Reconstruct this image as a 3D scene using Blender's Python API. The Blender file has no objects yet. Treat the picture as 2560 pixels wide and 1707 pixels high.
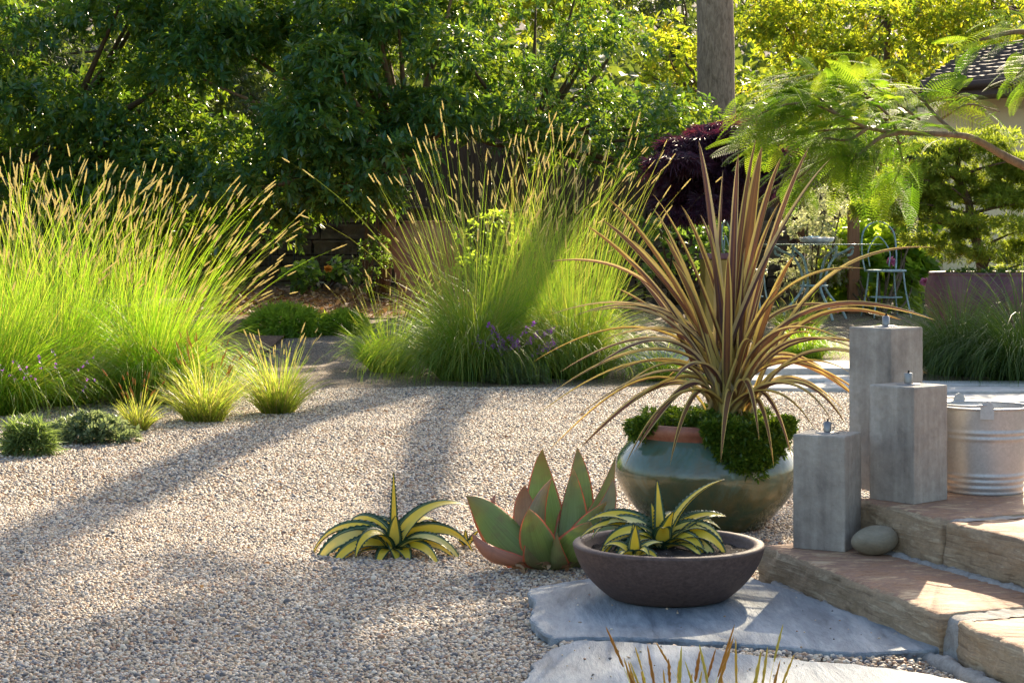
import bpy, math, random
import numpy as np
from mathutils import Vector, noise as mnoise

# ------------------------------------------------------------------ camera, sky, sun, exposure
scene = bpy.context.scene
F_PX, HORIZON, CAM_H = 4600.0, 600.0, 1.0          # focal length and horizon row in a 2560-pixel-wide frame
cam_data = bpy.data.cameras.new("camera")
cam = bpy.data.objects.new("camera", cam_data)
scene.collection.objects.link(cam)
cam.location = (0, 0, CAM_H)
cam.rotation_euler = (math.radians(90), 0, 0)
cam_data.sensor_width = 36.0
cam_data.lens = F_PX / 2560 * 36.0
cam_data.shift_y = -(853.5 - HORIZON) / 2560
cam_data.clip_start, cam_data.clip_end = 0.1, 600
scene.camera = cam

SUN_EL, SUN_AZ = math.radians(28), math.radians(18)  # azimuth: clockwise from +Y (straight ahead)
world = bpy.data.worlds.new("World")
scene.world = world
world.use_nodes = True
wn = world.node_tree
sky = wn.nodes.new("ShaderNodeTexSky")
sky.sky_type = 'NISHITA'
sky.sun_disc = False
sky.sun_elevation, sky.sun_rotation = SUN_EL, SUN_AZ
sky.air_density, sky.dust_density, sky.ozone_density = 1.0, 2.5, 0.5
wn.nodes["Background"].inputs[1].default_value = 0.11
wn.links.new(sky.outputs[0], wn.nodes["Background"].inputs[0])

sun_data = bpy.data.lights.new("sun", 'SUN')
sun_data.energy, sun_data.angle, sun_data.color = 5.0, math.radians(0.5), (1.0, 0.84, 0.6)
sun = bpy.data.objects.new("sun", sun_data)
scene.collection.objects.link(sun)
sdir = Vector((math.sin(SUN_AZ) * math.cos(SUN_EL), math.cos(SUN_AZ) * math.cos(SUN_EL), math.sin(SUN_EL)))
sun.rotation_euler = (-sdir).to_track_quat('-Z', 'Y').to_euler()
sun.location = (5, 30, 30)

vs = scene.view_settings
vs.view_transform, vs.look, vs.gamma, vs.exposure = 'Standard', 'None', 1.0, 1.42
scene.render.engine = 'CYCLES'
cy = scene.cycles
cy.max_bounces, cy.diffuse_bounces, cy.glossy_bounces, cy.transmission_bounces = 8, 5, 3, 6
cy.sample_clamp_indirect = 8.0
cy.use_denoising = True

# ------------------------------------------------------------------ helpers
R = np.random.RandomState(7)
random.seed(7)
def px(x, y, d):
    return np.array(((x - 1280) / F_PX * d, d, CAM_H - (y - HORIZON) / F_PX * d))
def pg(x, y, z=0.0):
    return px(x, y, (CAM_H - z) * F_PX / (y - HORIZON))
def tz(d):                                            # the garden rises gently beyond the gravel court
    d = np.asarray(d, float)
    a = np.clip(d - 12.5, 0, None)
    return np.where(a < 2, a * a / 4 * 0.05, 0.05 * (a - 1)) + np.clip(d - 34, 0, None) * 0.10
def ground(x, y):
    """point on the terrain under picture row y"""
    lo, hi = 2.0, 60.0
    for _ in range(50):
        m = (lo + hi) / 2
        if CAM_H - (y - HORIZON) / F_PX * m > float(tz(m)): lo = m
        else: hi = m
    p = px(x, y, lo); p[2] = float(tz(lo)); return p
def nrm(v):
    v = np.asarray(v, float)
    return v / np.maximum(np.linalg.norm(v, axis=-1, keepdims=True), 1e-9)

class Acc:
    """collects vertices, faces and point attributes, then links them as ONE mesh object"""
    def __init__(s): s.V, s.F, s.A, s.n = [], [], [], 0
    def add(s, V, F, **at):
        V = np.asarray(V, float).reshape(-1, 3)
        s.V.append(V)
        for f in (F if isinstance(F, list) else [F]):
            f = np.asarray(f, int)
            if len(f): s.F.append(f + s.n)
        s.A.append({k: np.broadcast_to(np.asarray(v, float), (len(V),)) for k, v in at.items()})
        s.n += len(V)
        return s
    def build(s, name, m, parent=None, origin=None, smooth=True):
        V = np.concatenate(s.V)
        loc = np.array(origin, float) if origin is not None and parent is None else np.zeros(3)
        p = parent
        while p is not None: loc = loc + np.array(p.location); p = p.parent
        V = V - loc
        me = bpy.data.meshes.new(name)
        me.vertices.add(len(V)); me.vertices.foreach_set("co", V.astype(np.float32).ravel())
        tot = np.concatenate([np.full(len(f), f.shape[1], np.int32) for f in s.F])
        idx = np.concatenate([f.ravel() for f in s.F]).astype(np.int32)
        me.loops.add(len(idx)); me.loops.foreach_set("vertex_index", idx)
        me.polygons.add(len(tot))
        me.polygons.foreach_set("loop_start", np.concatenate(([0], np.cumsum(tot)[:-1])).astype(np.int32))
        me.update(calc_edges=True)
        me.polygons.foreach_set("use_smooth", np.full(len(tot), smooth))
        for k in sorted({k for a in s.A for k in a}):
            vals = np.concatenate([a.get(k, np.zeros(len(v))) for a, v in zip(s.A, s.V)])
            me.attributes.new(k, 'FLOAT', 'POINT').data.foreach_set("value", vals.astype(np.float32))
        me.materials.append(m)
        o = bpy.data.objects.new(name, me)
        scene.collection.objects.link(o)
        if parent is not None: o.parent = parent
        else: o.location = loc
        return o

def tag(o, label=None, cat=None, group=None, kind=None):
    for k, v in (("label", label), ("category", cat), ("group", group), ("kind", kind)):
        if v: o[k] = v
    return o
def thing(name, label, cat, loc, group=None):
    o = bpy.data.objects.new(name, None)
    o.empty_display_size = 0.1
    scene.collection.objects.link(o)
    o.location = tuple(float(c) for c in loc)
    return tag(o, label, cat, group)

def grid_faces(n, m, close=False):
    i = np.arange(n - 1)[:, None]; j = np.arange(m if close else m - 1)[None, :]
    a = i * m + j; b = i * m + (j + 1) % m
    return np.stack([a, b, b + m, a + m], -1).reshape(-1, 4)
def bez(*P, n=12):
    P = [np.asarray(p, float) for p in P]; t = np.linspace(0, 1, n)[:, None]
    while len(P) > 1: P = [a * (1 - t) + b * t for a, b in zip(P[:-1], P[1:])]
    return P[0]
def smooth_path(pts, n=16):
    """Catmull-Rom through the points"""
    P = np.array(pts, float); P = np.vstack((2 * P[0] - P[1], P, 2 * P[-1] - P[-2]))
    out = []
    for k in np.linspace(0, len(pts) - 1 - 1e-6, n):
        i = int(k); t = k - i; a, b, c, d = P[i:i + 4]
        out.append(0.5 * (2 * b + (c - a) * t + (2 * a - 5 * b + 4 * c - d) * t * t + (3 * b - a - 3 * c + d) * t ** 3))
    return np.array(out)
def tube(acc, pts, rad, sides=8, wob=0.0, caps=True, **at):
    P = np.asarray(pts, float); n = len(P); rad = np.broadcast_to(np.asarray(rad, float), (n,))
    T = nrm(np.gradient(P, axis=0))
    ref = np.array((0, 0, 1.0)) if abs(T[0][2]) < 0.9 else np.array((1.0, 0, 0))
    A = nrm(np.cross(T, ref)); B = np.cross(T, A)
    a = np.linspace(0, 2 * np.pi, sides, endpoint=False)
    rr = rad[:, None] * (1 + wob * (R.rand(n, sides) - 0.5))
    V = P[:, None] + rr[..., None] * (np.cos(a)[None, :, None] * A[:, None] + np.sin(a)[None, :, None] * B[:, None])
    F = [grid_faces(n, sides, True)]
    if caps: F += [np.arange(sides)[None, ::-1], (np.arange(sides) + (n - 1) * sides)[None, :]]
    acc.add(V.reshape(-1, 3), F, v=np.repeat(np.linspace(0, 1, n), sides), **at)
def lathe(acc, prof, c, seg=48, **at):
    p = np.array(prof, float); a = np.linspace(0, 2 * np.pi, seg, endpoint=False)
    V = np.stack([c[0] + p[:, :1] * np.cos(a), c[1] + p[:, :1] * np.sin(a), c[2] + np.repeat(p[:, 1:], seg, 1)], -1)
    acc.add(V.reshape(-1, 3), grid_faces(len(p), seg, True)[:, ::-1][:, ::-1], **at)
def boxv(acc, lo, hi, rot=0.0, piv=None, **at):
    lo = np.array(lo, float); hi = np.array(hi, float)
    V = np.array([[x, y, z] for z in (0, 1) for x, y in ((0, 0), (1, 0), (1, 1), (0, 1))], float) * (hi - lo) + lo
    if rot:
        piv = (lo + hi) / 2 if piv is None else np.array(piv, float)
        c, s = math.cos(rot), math.sin(rot); q = V - piv
        V = np.stack([q[:, 0] * c - q[:, 1] * s, q[:, 0] * s + q[:, 1] * c, q[:, 2]], -1) + piv
    F = np.array([[0, 3, 2, 1], [4, 5, 6, 7], [0, 1, 5, 4], [1, 2, 6, 5], [2, 3, 7, 6], [3, 0, 4, 7]])
    acc.add(V, F, **at)
def bevel(o, w=0.004, seg=2):
    m = o.modifiers.new("bevel", 'BEVEL'); m.width = w; m.segments = seg; m.limit_method = 'ANGLE'
    return o
def scatter(acc, tpl, pos, X, Y, Z, sc, rnd, **at):
    """copies of a leaf template (verts, faces) at pos with axes X (side), Y (along), Z (normal)"""
    tv, tf = tpl[0], tpl[1]
    n, k = len(pos), len(tv)
    sc = np.asarray(sc, float); sc = sc if sc.ndim == 2 else np.repeat(sc[:, None], 3, 1)
    L = tv[None] * sc[:, None, :]
    V = pos[:, None] + L[..., :1] * X[:, None] + L[..., 1:2] * Y[:, None] + L[..., 2:] * Z[:, None]
    Fs = []
    for f in (tf if isinstance(tf, list) else [tf]):
        f = np.asarray(f); Fs.append((f[None] + (np.arange(n) * k)[:, None, None]).reshape(-1, f.shape[1]))
    acc.add(V.reshape(-1, 3), Fs, rnd=np.repeat(rnd, k), v=np.tile(tv[:, 1], n), **{q: np.repeat(w, k) for q, w in at.items()})
def frames(d, up=None):
    """axes for leaves growing along d; their faces look roughly up"""
    d = nrm(d); n = len(d)
    up = np.tile((0, 0, 1.0), (n, 1)) + R.normal(0, 0.45, (n, 3)) if up is None else up
    X = nrm(np.cross(d, up)); return X, d, np.cross(X, d)
def leaf_tpl(w=0.3, fold=0.08, droop=0.12):
    V = np.array([(0, 0, 0), (-.42 * w, .28, fold * .8), (0, .3, 0), (.42 * w, .28, fold * .8), (-.5 * w, .6, fold - droop * .4), (0, .62, -droop * .4),
                  (.5 * w, .6, fold - droop * .4), (0, 1, -droop)], float)
    return V, [np.array([(0, 2, 1), (0, 3, 2), (4, 5, 7), (5, 6, 7)]), np.array([(1, 2, 5, 4), (2, 3, 6, 5)])]
def leaf_small(w=0.5, fold=0.1):
    V = np.array([(0, 0, 0), (-.5 * w, .45, fold), (0, 1, 0), (.5 * w, .45, fold)], float)
    return V, np.array([(0, 1, 2), (0, 2, 3)]) [:, ::-1]

def strap(acc, P, W, side=None, cup=0.0, m=5, thick=0.0, twist=0.0, rnd=0.5, teeth=0.0):
    """a leaf: a strip along path P with widths W; u runs -1..1 across it, v along it"""
    P = np.asarray(P, float); n = len(P); W = np.broadcast_to(np.asarray(W, float), (n,)).copy()
    T = nrm(np.gradient(P, axis=0))
    if side is None:
        h = P[-1] - P[0]; side = np.array((-h[1], h[0], 0)); side = np.array((1.0, 0, 0)) if np.linalg.norm(side) < 1e-4 else side
    S = nrm(np.tile(np.asarray(side, float), (n, 1)) - T * (T @ np.asarray(side, float))[:, None])
    N = np.cross(T, S)
    if np.isscalar(twist): twist = np.linspace(0, twist, n)
    c, s = np.cos(twist)[:, None], np.sin(twist)[:, None]
    S, N = S * c + N * s, N * c - S * s
    u = np.linspace(-1, 1, m)
    off = W[:, None] * u[None]
    if teeth:
        k = np.where(np.arange(n) % 2 == 0, 1.0, 0.0)
        off[:, 0] -= teeth * k; off[:, -1] += teeth * k
    cp = np.broadcast_to(np.asarray(cup, float), (n,))
    V = P[:, None] + off[..., None] * S[:, None] + (cp * W)[:, None, None] * (u ** 2)[None, :, None] * N[:, None]
    vv = np.repeat(np.linspace(0, 1, n), m); uu = np.tile(u, n)
    if thick:
        th = thick * (1 - np.linspace(0, 1, n) ** 3 * 0.9)
        B = V - (th[:, None] * (1 - u[None] ** 2))[..., None] * N[:, None]
        V = np.concatenate([V, B[:, ::-1][:, 1:-1]], 1); k = V.shape[1]
        uu = np.tile(np.concatenate([u, u[::-1][1:-1]]), n); vv = np.repeat(np.linspace(0, 1, n), k)
        acc.add(V.reshape(-1, 3), [grid_faces(n, k, True), (np.arange(k) + (n - 1) * k)[None, :]], u=uu, v=vv, rnd=rnd)
    else:
        acc.add(V.reshape(-1, 3), grid_faces(n, m), u=uu, v=vv, rnd=rnd)
def arc(base, az, e0, e1, L, n=14, pw=1.0, bend=0.0):
    """path leaving base at elevation e0 (deg) and arriving at e1; az 0 = +X, 90 = away from the camera"""
    t = np.linspace(0, 1, n - 1)
    e = np.radians(e0 + (e1 - e0) * t ** pw); a = np.radians(az + bend * t)
    d = np.stack([np.cos(e) * np.cos(a), np.cos(e) * np.sin(a), np.sin(e)], -1)
    return np.vstack((np.zeros(3), np.cumsum(d, 0) * L / (n - 1))) + np.asarray(base)
def rough_slab(acc, outline, z0, z1, amp=0.006, step=0.02, edge=0.008, nz=6, freq=14.0, top_amp=0.0, seed=0.0, lean=0.0):
    """stone slab: an outline (ccw) extruded, its sides split and chipped, its arris worn"""
    O = np.array(outline, float)[:, :2]; pts = []
    for a, b in zip(O, np.roll(O, -1, 0)):
        k = max(1, int(np.linalg.norm(b - a) / step))
        pts += [a + (b - a) * i / k for i in range(k)]
    P = np.array(pts); n = len(P)
    T = nrm(np.roll(P, -1, 0) - np.roll(P, 1, 0)); N = np.stack([T[:, 1], -T[:, 0]], -1)
    N = nrm(sum(np.roll(N, k, 0) for k in (-2, -1, 0, 1, 2)))
    rings = []
    for zi, z in enumerate(np.linspace(z0, z1 - edge, nz)):
        q = np.array([mnoise.fractal((x * freq + seed, y * freq, z * freq * 1.6), 0.8, 2.0, 4) for x, y in P])
        r = P + N * (amp * q)[:, None]
        r = r + N * lean * (z1 - z)
        rings.append(np.column_stack((r, np.full(n, z))))
    q = np.array([mnoise.fractal((x * freq * 1.7 + seed, y * freq * 1.7, 3.3), 0.8, 2.0, 3) for x, y in P])
    base = rings[-1][:, :2]
    rings.append(np.column_stack((base - N * edge * 0.35, np.full(n, z1 - edge * 0.3) + 0.3 * edge * q)))
    rings.append(np.column_stack((base - N * edge * (1.1 + 0.5 * q[:, None]), np.full(n, z1))))
    V = np.vstack(rings + [np.append(rings[-1][:, :2].mean(0), z1)[None]]); k = len(rings); i = np.arange(n)
    acc.add(V, [grid_faces(k, n, True), np.stack([i + (k - 1) * n, (i + 1) % n + (k - 1) * n, np.full(n, k * n)], -1)])

# ------------------------------------------------------------------ materials
class NT:
    def __init__(s, name):
        s.m = bpy.data.materials.new(name); s.m.use_nodes = True
        s.t = s.m.node_tree; s.b = s.t.nodes["Principled BSDF"]; s.out = s.t.nodes["Material Output"]
    def n(s, typ, ins=None, **props):
        nd = s.t.nodes.new("ShaderNode" + typ)
        for k, v in props.items(): setattr(nd, k, v)
        for k, v in (ins or {}).items():
            if isinstance(v, bpy.types.NodeSocket): s.t.links.new(v, nd.inputs[k])
            else: nd.inputs[k].default_value = v
        return nd
    def set(s, **kw):
        for k, v in kw.items():
            k = k.replace("_", " ")
            if isinstance(v, bpy.types.NodeSocket): s.t.links.new(v, s.b.inputs[k])
            else: s.b.inputs[k].default_value = v
        return s
    def coord(s, scale=(1, 1, 1), rot=(0, 0, 0)):
        c = s.n("TexCoord"); return s.n("Mapping", {"Vector": c.outputs["Object"], "Scale": scale, "Rotation": rot}).outputs[0]
    def noise(s, vec, scale, detail=4, rough=0.6, dist=0.0):
        return s.n("TexNoise", {"Vector": vec, "Scale": scale, "Detail": detail, "Roughness": rough, "Distortion": dist}).outputs["Fac"]
    def ramp(s, fac, stops, interp='LINEAR'):
        r = s.n("ValToRGB", {"Fac": fac}); e = r.color_ramp; e.interpolation = interp
        while len(e.elements) < len(stops): e.elements.new(0.5)
        for el, (p, c) in zip(e.elements, stops): el.position = p; el.color = (*c, 1)
        return r.outputs[0]
    def mix(s, fac, a, b, mode='MIX'):
        r = s.n("MixRGB", blend_type=mode)
        for k, v in (("Fac", fac), ("Color1", a), ("Color2", b)):
            if isinstance(v, bpy.types.NodeSocket): s.t.links.new(v, r.inputs[k])
            else: r.inputs[k].default_value = v if k == "Fac" else (*v, 1)
        return r.outputs[0]
    def attr(s, name): return s.n("Attribute", attribute_name=name).outputs["Fac"]
    def math(s, op, a, b=0.0, c=0.0):
        r = s.n("Math", operation=op)
        for i, v in enumerate((a, b, c)):
            if isinstance(v, bpy.types.NodeSocket): s.t.links.new(v, r.inputs[i])
            else: r.inputs[i].default_value = v
        return r.outputs[0]
    def bump(s, h, strength=0.3, dist=0.01):
        s.t.links.new(s.n("Bump", {"Height": h, "Strength": strength, "Distance": dist}).outputs[0], s.b.inputs["Normal"]); return s
    def translucent(s, col, fac):
        t = s.n("BsdfTranslucent")
        if isinstance(col, bpy.types.NodeSocket): s.t.links.new(col, t.inputs[0])
        else: t.inputs[0].default_value = (*col, 1)
        mx = s.n("MixShader", {0: fac, 1: s.b.outputs[0], 2: t.outputs[0]})
        s.t.links.new(mx.outputs[0], s.out.inputs[0]); return s

def leaf_mat(name, cols, trans, fac=0.45, rough=0.45, spec=0.5):
    """front colour by leaf (attribute rnd); light passing through shows the trans colours"""
    k = NT(name); r = k.attr("rnd")
    n = len(cols); c = k.ramp(r, [(i / max(1, n - 1), q) for i, q in enumerate(cols)])
    n = len(trans); t = k.ramp(r, [(i / max(1, n - 1), q) for i, q in enumerate(trans)])
    k.set(Base_Color=c, Roughness=rough); k.b.inputs["Specular IOR Level"].default_value = spec
    return k.translucent(t, fac).m

M = {}
M['evergreen'] = leaf_mat("evergreen_leaf", [(.03, .1, .06), (.042, .125, .055), (.058, .145, .045), (.08, .16, .038), (.13, .17, .035)],
                          [(.16, .34, .03), (.28, .48, .03), (.44, .6, .03), (.62, .62, .03)], .36, .3, .65)
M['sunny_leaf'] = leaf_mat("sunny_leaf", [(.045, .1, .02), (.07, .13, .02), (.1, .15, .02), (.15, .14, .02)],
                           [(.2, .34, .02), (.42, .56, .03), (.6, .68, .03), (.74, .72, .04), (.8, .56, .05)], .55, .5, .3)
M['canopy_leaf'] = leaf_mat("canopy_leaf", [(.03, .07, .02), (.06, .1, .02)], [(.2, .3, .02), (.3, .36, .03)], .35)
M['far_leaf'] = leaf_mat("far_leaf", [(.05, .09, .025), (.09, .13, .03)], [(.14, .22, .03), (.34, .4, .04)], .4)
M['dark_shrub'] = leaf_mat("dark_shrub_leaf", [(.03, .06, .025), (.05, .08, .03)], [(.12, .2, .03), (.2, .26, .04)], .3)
M['maple'] = leaf_mat("maple_leaf", [(.04, .018, .04), (.06, .02, .04), (.08, .025, .035)], [(.08, .02, .06), (.14, .025, .06), (.32, .06, .07)], .28, .4)
M['frond'] = leaf_mat("frond_leaf", [(.035, .1, .02), (.055, .13, .02), (.085, .16, .025)], [(.2, .44, .02), (.36, .58, .03), (.6, .74, .04)], .5, .55, .2)
M['juniper'] = leaf_mat("juniper_leaf", [(.09, .15, .03), (.13, .19, .035), (.2, .23, .04)], [(.42, .56, .04), (.62, .68, .05)], .52, .6)
M['variegated'] = leaf_mat("variegated_leaf", [(.2, .25, .09), (.5, .5, .28), (.62, .6, .38)], [(.5, .55, .2), (.75, .75, .4)], .4)
M['lush'] = leaf_mat("lush_leaf", [(.07, .15, .02), (.1, .19, .03), (.16, .22, .03)], [(.5, .7, .05), (.68, .82, .07)], .6)
M['ivy'] = leaf_mat("creeper_leaf", [(.04, .1, .025), (.07, .15, .03)], [(.25, .45, .05), (.4, .55, .06)], .45)
M['grass'] = leaf_mat("grass_blade", [(.09, .16, .02), (.12, .2, .02), (.17, .22, .025), (.24, .23, .04)],
                      [(.24, .56, .02), (.34, .66, .02), (.5, .74, .03), (.74, .7, .1)], .5, .45)
M['bed_grass'] = leaf_mat('bed_grass_blade', [(.05, .12, .02), (.075, .16, .025), (.11, .19, .03), (.2, .2, .04)], [(.2, .42, .03), (.36, .58, .03), (.5, .66, .04), (.6, .55, .1)], .42, .5)  # darker grass copy: shade on the right bed clumps put into its colours
M['dry_grass'] = leaf_mat("dry_grass_blade", [(.09, .16, .03), (.13, .19, .035), (.2, .2, .05), (.3, .24, .09)], [(.38, .6, .05), (.52, .68, .06), (.66, .68, .08), (.75, .6, .2)], .5)
M['dark_grass'] = leaf_mat("dark_grass_blade", [(.025, .055, .02), (.04, .085, .025), (.06, .11, .03)], [(.16, .3, .03), (.28, .4, .04)], .4)
M['seed'] = leaf_mat("seed_head", [(.5, .38, .18), (.62, .5, .27), (.55, .5, .22)], [(.9, .8, .42), (.95, .86, .5)], .55, .7)
M['rust_seed'] = leaf_mat("rusty_seed_head", [(.3, .15, .05), (.4, .22, .07)], [(.6, .32, .08), (.7, .45, .12)], .45, .7)
M['gold_seed'] = leaf_mat('golden_seed_head', [(.3, .16, .05), (.5, .34, .08), (.55, .42, .1), (.4, .38, .1)], [(.7, .42, .1), (.85, .66, .15), (.8, .75, .2)], .45, .7)
M['sedum'] = leaf_mat("sedum_leaf", [(.035, .08, .012), (.06, .13, .015), (.13, .2, .02)], [(.2, .36, .02), (.4, .52, .03)], .3, .4)
M['herb'] = leaf_mat("herb_leaf", [(.07, .13, .04), (.11, .17, .06), (.17, .21, .09)], [(.3, .45, .08), (.4, .5, .12)], .4)
M['silver_herb'] = leaf_mat("silver_herb_leaf", [(.09, .14, .07), (.15, .2, .11)], [(.3, .4, .12), (.4, .45, .2)], .4)
M['petal'] = leaf_mat("violet_petal", [(.28, .08, .48), (.4, .12, .55)], [(.5, .15, .7), (.6, .25, .8)], .4)
M['pink_petal'] = leaf_mat("pink_petal", [(.6, .12, .3), (.7, .25, .42)], [(.8, .3, .5), (.9, .5, .6)], .4)
M['orange_petal'] = leaf_mat("orange_petal", [(.7, .25, .03), (.7, .35, .05)], [(.9, .4, .05), (.9, .5, .1)], .4)
M['litter'] = leaf_mat("leaf_litter", [(.16, .08, .04), (.28, .14, .06), (.4, .24, .12), (.5, .34, .2)], [(.3, .15, .05), (.5, .3, .1)], .2, .7)

def bark(name, c1, c2, scale=9, stretch=.18, bumpy=.5):
    k = NT(name); v = k.coord((1, 1, stretch)); f = k.noise(v, scale * 4, 6, .7, .6); g = k.noise(k.coord(), scale * .3, 3)
    k.set(Base_Color=k.mix(k.math('MULTIPLY', g, .5), k.ramp(f, [(.3, c1), (.7, c2)]), (c1[0] * .7, c1[1] * .75, c1[2] * .7)), Roughness=.9)
    return k.bump(f, bumpy, .02).m
M['bark_brown'] = bark("brown_bark", (.07, .045, .025), (.2, .13, .07))
M['bark_grey'] = bark("grey_bark", (.15, .1, .06), (.6, .44, .3), 7, .3, 1.0)
M['bark_warm'] = bark("warm_bark", (.16, .095, .05), (.4, .26, .14), 7)

def rock(name, cs, scale=6, stretch=(1, 1, 1), rot=(0, 0, 0), rough=.85, bs=.4, bd=.01, extra=None):
    k = NT(name); v = k.coord(stretch, rot)
    f = k.noise(v, scale, 8, .65, .5); h = k.noise(v, scale * 7, 6, .7)
    col = k.ramp(f, [(.35 + .3 * i / (len(cs) - 1), c) for i, c in enumerate(cs)])
    col = k.mix(.35, col, k.ramp(h, [(.3, tuple(x * .45 for x in cs[0])), (.7, cs[-1])]), 'OVERLAY')
    k.set(Base_Color=col, Roughness=rough)
    k.bump(k.math('ADD', k.math('MULTIPLY', h, .5), f), bs, bd)
    return k
def plain(name, c, rough=.5, metal=0.0, var=.15, scale=20):
    k = NT(name); f = k.noise(k.coord(), scale, 5)
    k.set(Base_Color=k.mix(f, tuple(x * (1 - var) for x in c), tuple(min(1, x * (1 + var)) for x in c)), Roughness=rough, Metallic=metal)
    return k.m

# ------------------------------------------------------------------ more materials
def stone_step_mat(name, tops, sides):
    """split sandstone: weathered bedding planes on the tread, sawn tan faces on the riser"""
    k = NT(name)
    v = k.coord((.3, 1, 1), (0, 0, math.radians(-14)))
    f = k.math('ADD', k.math('MULTIPLY', k.noise(v, 34, 10, .72, 1.8), .55), k.math('MULTIPLY', k.noise(k.coord((.5, 1, 1)), 9, 6, .65, 2.0), .45)); g = k.noise(k.coord(), 7, 4)
    v2 = k.coord((.35, .35, 4)); h = k.noise(v2, 14, 9, .68, .6); h2 = k.noise(k.coord(), 90, 4)
    top = k.ramp(k.math('ADD', k.math('MULTIPLY', f, .7), k.math('MULTIPLY', g, .3)), [(.41 + .18 * i / (len(tops) - 1), c) for i, c in enumerate(tops)])
    side = k.ramp(k.math('ADD', k.math('MULTIPLY', h, .7), k.math('MULTIPLY', g, .3)), [(.40 + .2 * i / (len(sides) - 1), c) for i, c in enumerate(sides)])
    geo = k.n("NewGeometry"); z = k.n("SeparateXYZ", {0: geo.outputs["True Normal"]}).outputs[2]
    fac = k.n("MapRange", {0: z, 1: .55, 2: .8}).outputs[0]
    k.set(Base_Color=k.mix(.3, k.mix(fac, side, top), k.ramp(h2, [(.3, (.3,) * 3), (.7, (.75,) * 3)]), 'OVERLAY'), Roughness=.75)
    hh = k.mix(fac, k.math('ADD', h, k.math('MULTIPLY', h2, .25)), f)
    return k.bump(hh, .75, .014).m
M['step_stone'] = stone_step_mat("sandstone", [(.22, .11, .065), (.42, .23, .12), (.29, .165, .115), (.5, .31, .17), (.62, .45, .28)], [(.25, .17, .1), (.42, .3, .18), (.34, .24, .145), (.52, .4, .26)])
M['bluestone'] = rock("bluestone", [(.14, .17, .2), (.24, .28, .315), (.32, .36, .39), (.44, .47, .49)], 12, (1, .22, 1), (0, 0, -1.25), .65, .8, .012).m
M['mortar'] = rock("mortar", [(.3, .28, .26), (.42, .4, .37), (.52, .5, .47)], 22, rough=.95, bs=.8, bd=.012).m
M['paver'] = rock("concrete_paver", [(.4, .4, .39), (.52, .52, .5), (.6, .6, .58)], 6, rough=.9, bs=.15).m
M['wall_stone'] = rock("wall_stone", [(.06, .042, .028), (.14, .1, .062), (.24, .175, .11)], 5, rough=.95, bs=.7, bd=.03).m
M['field_stone'] = rock("field_stone", [(.1, .075, .06), (.2, .15, .12), (.26, .22, .18)], 7, rough=.95, bs=.6, bd=.03).m
M['river_stone'] = rock("river_stone", [(.25, .215, .15), (.32, .28, .2), (.38, .335, .25)], 14, (1, 1, 2.5), rough=.6, bs=.08).m
def concrete():
    k = NT("cast_concrete"); v = k.coord()
    f = k.noise(v, 7, 7, .62, .3); h = k.noise(v, 55, 5, .7); s_ = k.noise(k.coord((1, 1, .12)), 26, 5, .6)
    vor = k.n("TexVoronoi", {"Vector": v, "Scale": 95.0}).outputs["Distance"]
    pit = k.ramp(k.math('ADD', vor, k.math('MULTIPLY', k.noise(v, 21, 3), .5)), [(.27, (.22, .22, .22)), (.33, (1, 1, 1))])
    c = k.ramp(k.math('ADD', k.math('MULTIPLY', f, .6), k.math('MULTIPLY', s_, .4)), [(.34, (.2, .17, .14)), (.45, (.3, .26, .215)), (.56, (.39, .345, .285)), (.66, (.5, .45, .38))])
    c = k.mix(.3, c, k.ramp(h, [(.3, (.3,) * 3), (.7, (.7,) * 3)]), 'OVERLAY')
    k.set(Base_Color=k.mix(.6, c, pit, 'MULTIPLY'), Roughness=.72)
    return k.bump(k.math('ADD', h, pit), .4, .005).m
M['concrete'] = concrete()
def glaze():
    k = NT("green_glaze"); v = k.coord(); z = k.n("SeparateXYZ", {0: k.n("TexCoord").outputs["Object"]}).outputs[2]
    f = k.noise(v, 5, 6, .65, 1.2); g = k.noise(k.coord((1, 1, .25)), 14, 5)
    s = k.math('ADD', k.math('MULTIPLY', z, 1.6), k.math('MULTIPLY', f, .8))
    c = k.ramp(s, [(.2, (.1, .075, .025)), (.4, (.065, .08, .03)), (.55, (.05, .09, .05)), (.66, (.08, .09, .04)), (.85, (.09, .16, .125))])
    c = k.mix(k.ramp(g, [(.45, (0, 0, 0)), (.7, (.5,) * 3)]), c, (.16, .115, .035))
    k.set(Base_Color=c, Roughness=.17, Coat_Weight=.6, Coat_Roughness=.04)
    return k.bump(k.math('ADD', k.noise(v, 9, 3), k.math('MULTIPLY', k.noise(v, 40, 3), .3)), .35, .01).m
M['glaze'] = glaze()
M['terracotta'] = rock("terracotta", [(.26, .1, .06), (.38, .17, .11), (.44, .24, .17)], 7, rough=.6, bs=.1).m
M['rust_clay'] = rock("rusty_clay", [(.22, .09, .045), (.36, .15, .075), (.45, .22, .12)], 4, (1, 1, .4), rough=.7, bs=.15).m
M['brown_clay'] = rock("brown_stoneware", [(.1, .062, .05), (.145, .092, .073), (.19, .125, .1)], 75, (1, 1, 1.6), rough=.62, bs=.1, bd=.003).m
M['purple_glaze'] = rock("purple_glaze", [(.1, .04, .055), (.17, .075, .09), (.24, .13, .13)], 5, (1, 1, .5), rough=.62, bs=.08).m
M['gold_glaze'] = rock("golden_glaze", [(.2, .14, .03), (.36, .24, .035), (.45, .34, .08)], 3, (1, 1, .4), rough=.3, bs=.06).m
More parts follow.
